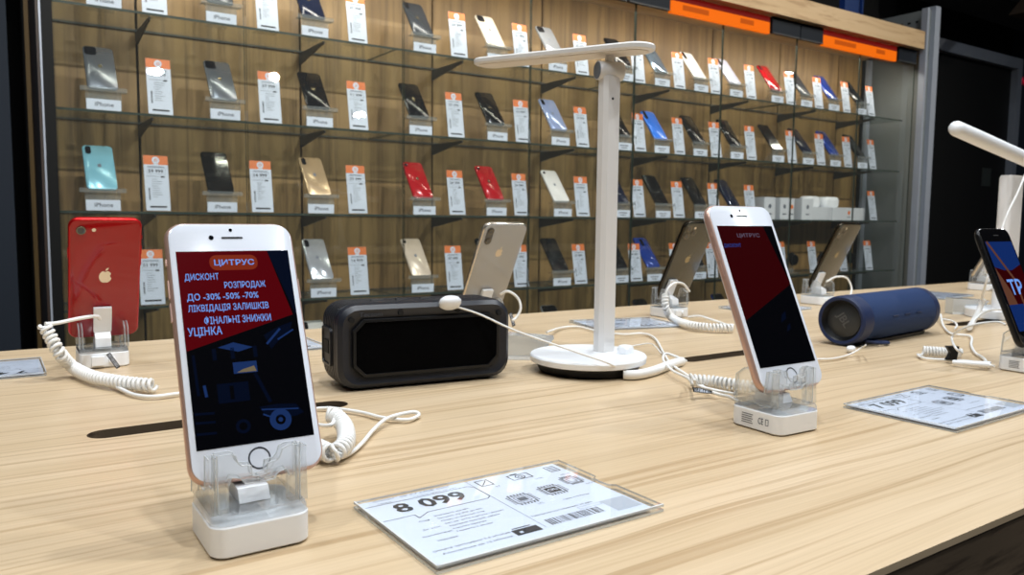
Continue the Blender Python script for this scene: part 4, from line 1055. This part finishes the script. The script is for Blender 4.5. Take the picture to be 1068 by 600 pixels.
def make_card(num, seedn):
    rnd = random.Random(seedn); r = empty('shelf_price_card')
    W_, H_ = .0590, .1470; le = .17
    U = lambda z: (z * math.sin(le), z * math.cos(le))
    def T(x, z, k=0.0): a, b = U(z); return (x, a - .0006 - k, b)
    m = MB(); P = M['paper_sm']
    T0 = lambda x, y: T(x, y, 0); T1 = lambda x, y: T(x, y, .0004); T2 = lambda x, y: T(x, y, .0008)
    rect(m, -W_ / 2, W_ / 2, .002, H_ - .024, P, T0); rect(m, -W_ / 2, W_ / 2, H_ - .024, H_, M['orange'], T0)
    m.add([(-W_ / 2, U(.002)[0] + .0004, U(.002)[1]), (W_ / 2, U(.002)[0] + .0004, U(.002)[1]), (W_ / 2, U(H_)[0] + .0004, U(H_)[1]), (-W_ / 2, U(H_)[0] + .0004, U(H_)[1])], [(0, 3, 2, 1)], P)
    disc(m, 0, H_ - .012, .0092, P, T1); ringflat(m, 0, H_ - .012, .0022, .0040, M['orange'], T2, 14); rect(m, -.007, .007, H_ - .0240, H_ - .0215, P, T1)
    G, I = M['ink_soft'], M['ink']
    rect(m, -.020, .020, .1165, .1185, G, T1)
    if num: text(m, num, -.019, .017, .1015, .1105, I, T1, .02)
    frame(m, -.022, .022, .098, .1145, .0004, G, T1)
    rect(m, .010, .020, .0895, .0935, I, T1); rect(m, -.024, .006, .0915, .0925, G, T1)
    for k in range(9):
        y = .084 - .0058 * k; rect(m, -.012, -.002 + rnd.random() * .018, y, y + .0011, G, T1)
    rect(m, -.0215, -.0175, .032, .062, I, T1) if False else [rect(m, -.0215, -.0175, .030 + .0032 * k, .0315 + .0032 * k + rnd.random() * .001, I, T1) for k in range(10)]
    rect(m, -.020, .021, .010, .0145, I, T1)
    m.build('printed_card', r, 0)
    a = MB(); A = M['acr_thin']; W2 = W_ + .003
    T3 = lambda x, y: T(x, y, .0016)
    rect(a, -W2 / 2, W2 / 2, .0, H_ + .002, M['acr_card'], T3)
    a.add([(-W2 / 2, .001, .0006), (W2 / 2, .001, .0006), (W2 / 2, .05, .0006), (-W2 / 2, .05, .0006)], [(0, 1, 2, 3)], A)
    a.build('clear_holder', r, 0); return r
_nums = ['39 999', '59 999', '37 999', '51 999', '54 999', '29 999', '19 999', '14 999', '11 999', '9 999']
_cards = [make_card(n, i) for i, n in enumerate(_nums)]

# (x, colour, camera style) phones and card x positions, row by row
ROWS = [
 ([(.264, 'dark grey', 'pro'), (.542, 'dark grey', 'pro'), (.798, 'navy', 'xs'), (1.147, 'dark grey', 'xs'), (1.414, 'cream', 'pro'), (1.661, 'silver', 'pro'), (1.974, 'black', 'tall'), (2.160, 'steel blue', 'tall'), (2.373, 'white', 'tall'), (2.580, 'lavender white', 'tall'), (2.843, 'red', 'dual'), (3.045, 'dark grey', 'centre'), (3.247, 'blue', 'tall'), (3.462, 'black', 'centre')],
  [.381, .669, .933, 1.275, 1.521, 1.779, 2.05, 2.267, 2.470, 2.690, 2.952, 3.155, 3.364, 3.563]),
 ([(.256, 'grey', 'pro'), (.547, 'grey', 'pro'), (.809, 'black', 'dual'), (1.133, 'black', 'single'), (1.416, 'black', 'xs'), (1.678, 'light blue', 'xs'), (1.976, 'black', 'xs'), (2.168, 'bright blue', 'tall'), (2.379, 'black', 'tall'), (2.597, 'black', 'centre'), (2.865, 'black', 'screen'), (3.075, 'dark navy', 'tall'), (3.278, 'blue', 'centre'), (3.493, 'black', 'tall')],
  [.388, .673, .933, 1.266, 1.527, 1.789, 2.065, 2.274, 2.487, 2.702, 2.976, 3.183, 3.392, 3.600]),
 ([(.247, 'pale cyan', 'dual'), (.534, 'black', 'screen'), (.810, 'gold', 'xs'), (1.146, 'red', 'single'), (1.415, 'red', 'single'), (1.693, 'white', 'single'), (1.977, 'navy', 'centre'), (2.183, 'black', 'screen'), (2.398, 'black', 'tall'), (2.600, 'navy', 'tall')],
  [.376, .646, .928, 1.271, 1.524, 1.793, 2.069, 2.283, 2.492, 2.715, 3.624]),
 ([(.250, 'black', 'single'), (.540, 'black', 'dual'), (.815, 'silver', 'xs'), (1.140, 'beige', 'single'), (1.418, 'black', 'screen'), (1.695, 'black', 'centre'), (1.977, 'black', 'centre'), (2.147, 'blue', 'centre'), (2.395, 'black', 'tall'), (2.600, 'dark navy', 'tall')],
  [.357, .650, .932, 1.267, 1.528, 1.792, 2.061, 2.283, 2.492, 2.715, 2.940, 3.171, 3.400, 3.612]),
 ([(.810, 'white', 'xs'), (1.140, 'white', 'single'), (1.700, 'silver', 'screen'), (2.150, 'navy', 'screen'), (2.600, 'blue', 'screen')],
  [.933, 1.267, 1.528, 1.792, 2.061, 2.283, 2.492])]
rnd = random.Random(11); nc = 0; seen = {}
for r_, (ph, cd_) in enumerate(ROWS):
    z = SH[r_]
    for i, (x, c, cm) in enumerate(ph):
        le = .66 + rnd.uniform(-.02, .02)
        o = place(shelf_phone(c, cm), (x, 2.2040, z + .0520), (-le, 0, 0))
        tag(o, f'{c} smartphone on clear rest, {ORD[i]} from left on the {SHN[r_]}', 'phone', 'smartphones on the cabinet shelves')
        s = place(_st['iPhone' if x < 1.8 else ''], (x, 2.1975, z + .0004), (0, 0, 0))
        tag(s, f'clear rest with white name card under the {ORD[i]} phone of the {SHN[r_]}', 'phone stand', 'clear phone rests on the cabinet shelves')
    for i, x in enumerate(cd_):
        k = rnd.randrange(len(_cards))
        if i == 0: k = [2, 0, 1, 3, 4][r_]
        o = place(_cards[k], (x, 2.208 + rnd.uniform(-.003, .003), z + .0006), (0, 0, rnd.uniform(-.04, .04)))
        tag(o, f'tall white price card with orange top, {ORD[i]} from the left on the {SHN[r_]}', 'price card', 'tall price cards on the cabinet shelves')
for pr_ in list(_proto.values()) + list(_st.values()) + _cards:
    if not pr_.get('used'):
        for ch in list(pr_.children): bpy.data.objects.remove(ch)
        bpy.data.objects.remove(pr_)
    else: del pr_['used']
for o in bpy.data.objects:
    if 'used' in o.keys(): del o['used']

# white boxes on the right of the third shelf
z = SH[2] + .0005
def wbox(x0, x1, y0, y1, h, nm, label, mark=True):
    m = MB(); m.loft([ringz(rr(x1 - x0, y1 - y0, .002, 3), 0), ringz(rr(x1 - x0, y1 - y0, .002, 3), h)], M['box_white'])
    if mark:
        T = lambda x, y: (x, -(y1 - y0) / 2 - .0002, y)
        disc(m, 0, h * .6, .010, M['ink_soft'] if mark == 1 else M['orange'], T, 14); rect(m, -.014, .014, h * .22, h * .28, M['ink_soft'], T)
    o = m.build(nm, None, 30); o.location = ((x0 + x1) / 2, (y0 + y1) / 2, z); tag(o, label, 'box', 'white boxes on the third shelf'); return o
M['box_white'] = pbr('white_carton', (206, 210, 216), .5)
wbox(2.805, 2.880, 2.215, 2.30, .096, 'product_box', 'white upright product box, leftmost of the boxes on the third shelf')
wbox(2.915, 2.972, 2.215, 2.30, .096, 'product_box', 'white upright product box, second of the boxes on the third shelf', 1)
wbox(2.976, 3.012, 2.215, 2.30, .094, 'product_box', 'white upright product box with orange mark, third of the boxes on the third shelf', 2)
wbox(3.067, 3.150, 2.215, 2.30, .096, 'product_box', 'white upright product box just left of the long flat white box', 1)
wbox(3.160, 3.330, 2.240, 2.34, .060, 'product_box', 'low wide white box under the rounded white cases, third shelf', False)
wbox(3.333, 3.600, 2.240, 2.34, .060, 'product_box', 'long low white box at the right end of the third shelf', 2)
def bud(x, yaw, label):
    m = MB(); W_, D_, H_ = .120, .06, .050
    m.loft([ringz(rr(W_ * a, D_ * a, .028 * a, 8), h_) for a, h_ in ((.86, 0), (.97, .006), (1, .016), (1, .030), (.96, .042), (.84, .048), (.6, .050))], M['white_pl'])
    o = m.build('rounded_case', None, 40); o.location = (x, 2.29, z + .0605); o.rotation_euler = (0, 0, yaw); tag(o, label, 'case')
bud(3.225, .1, 'rounded white glossy case lying on white boxes, left one of two')
bud(3.365, -.1, 'rounded white glossy case lying on white boxes, right one of two')
# round dark gadgets on the fourth shelf
def watch(x, label):
    z3 = SH[3] + .0004
    r = empty('smart_watch', (x, 2.24, z3))
    m = MB(); m.cyl((0, .004, .062), (0, -.008, .062), .026, .026, M['black_pl'], 28); m.cyl((0, -.008, .062), (0, -.0095, .062), .022, .021, M['p_black'], 28); m.build('watch_case', r, 35)
    m = MB()
    m.loft([[(-.011, .004 + .05 * k / 6, .062 + .030 * math.cos(PI * k / 6)), (.011, .004 + .05 * k / 6, .062 + .030 * math.cos(PI * k / 6)), (.011, .007 + .05 * k / 6, .062 + .032 * math.cos(PI * k / 6)), (-.011, .007 + .05 * k / 6, .062 + .032 * math.cos(PI * k / 6))] for k in range(7)], M['black_rub']); m.build('strap', r, 30)
    m = MB(); m.box((-.030, -.012, 0), (.030, .04, .004), M['acr_thin']); m.box((-.018, .010, .004), (.018, .014, .060), M['acr_thin']); m.build('clear_support', r, 0)
    tag(r, label, 'watch', 'round dark watches on the fourth shelf')
watch(3.055, 'round dark smartwatch on a clear support, leftmost on the fourth shelf')
watch(3.285, 'round dark smartwatch on the fourth shelf, mostly behind a dark gold phone')
watch(3.500, 'round dark smartwatch on the fourth shelf, right of the dark gold phone')
# ------------------------------------------------------------------ lights
def area(name, loc, size, power, color=(1, 1, 1), target=None, shape='DISK', sizey=None):
    l = bpy.data.lights.new(name, 'AREA'); l.shape = shape; l.size = size
    if sizey: l.size_y = sizey
    l.energy = power; l.color = color
    o = bpy.data.objects.new(name, l); COL.objects.link(o); o.location = loc
    tg = V(target) if target else V((loc[0], loc[1], -5))
    o.rotation_euler = (tg - V(loc)).to_track_quat('-Z', 'Y').to_euler()
    return o
for x, y, p_ in ((-.5, -.35, 11), (.1, -1.0, 13), (.25, .25, 12), (1.0, -.3, 12), (.8, .75, 12), (1.7, .35, 13), (2.5, .9, 12), (-.2, 1.0, 9), (2.4, -.6, 10)):
    area('ceiling_spot', (x, y, 1.93), .085, p_, (.93, .97, 1))
for x in (-.1, .9, 1.9, 2.9, 3.7):
    l = area('cabinet_spot', (x + .5, -.2, 1.90), .05, 3.8, (1, .95, .84), (x, 2.3, .35)); l.data.spread = math.radians(70)
for x in (.6, 1.5, 2.4, 3.3):
    l = area('cornice_light', (x, 2.16, .915), .90, 2.6, (1, .93, .80), (x, 2.36, .55), 'RECTANGLE', .02)
area('ceiling_spot', (5.2, .6, 1.93), .13, 9, (.93, .97, 1)); area('ceiling_spot', (-.9, .9, 1.93), .13, 6, (.9, .95, 1))  # added unseen spots: first brightens the door frame, second the far-left wall
w = bpy.data.worlds.new('world'); SC.world = w; w.use_nodes = True
w.node_tree.nodes['Background'].inputs[0].default_value = (.8, .88, 1, 1); w.node_tree.nodes['Background'].inputs[1].default_value = .25

# ------------------------------------------------------------------ camera
cd = bpy.data.cameras.new('camera'); cam = bpy.data.objects.new('camera', cd); COL.objects.link(cam)
yaw, pit, rol = .5926, .0881, .0106
fw = V((math.sin(yaw) * math.cos(pit), math.cos(yaw) * math.cos(pit), -math.sin(pit)))
rt = V((math.cos(yaw), -math.sin(yaw), 0)); up = rt.cross(fw)
rt = math.cos(rol) * rt + math.sin(rol) * up; up = rt.cross(fw)
mat = Matrix((rt, up, -fw)).transposed().to_4x4(); mat.translation = V((0, 0, .1611))
cam.matrix_world = mat
cd.sensor_width = 36; cd.lens = 814.85 / 1068 * 36; cd.clip_start = .02; cd.clip_end = 50
cd.dof.use_dof = True; cd.dof.focus_distance = .56; cd.dof.aperture_fstop = 18
SC.camera = cam
SC.view_settings.view_transform = 'Standard'; SC.view_settings.look = 'None'
SC.view_settings.exposure = 0.0
cy = SC.cycles
cy.max_bounces = 10; cy.diffuse_bounces = 3; cy.glossy_bounces = 4; cy.transmission_bounces = 8; cy.transparent_max_bounces = 32
cy.caustics_reflective = False; cy.caustics_refractive = False; cy.sample_clamp_indirect = 6
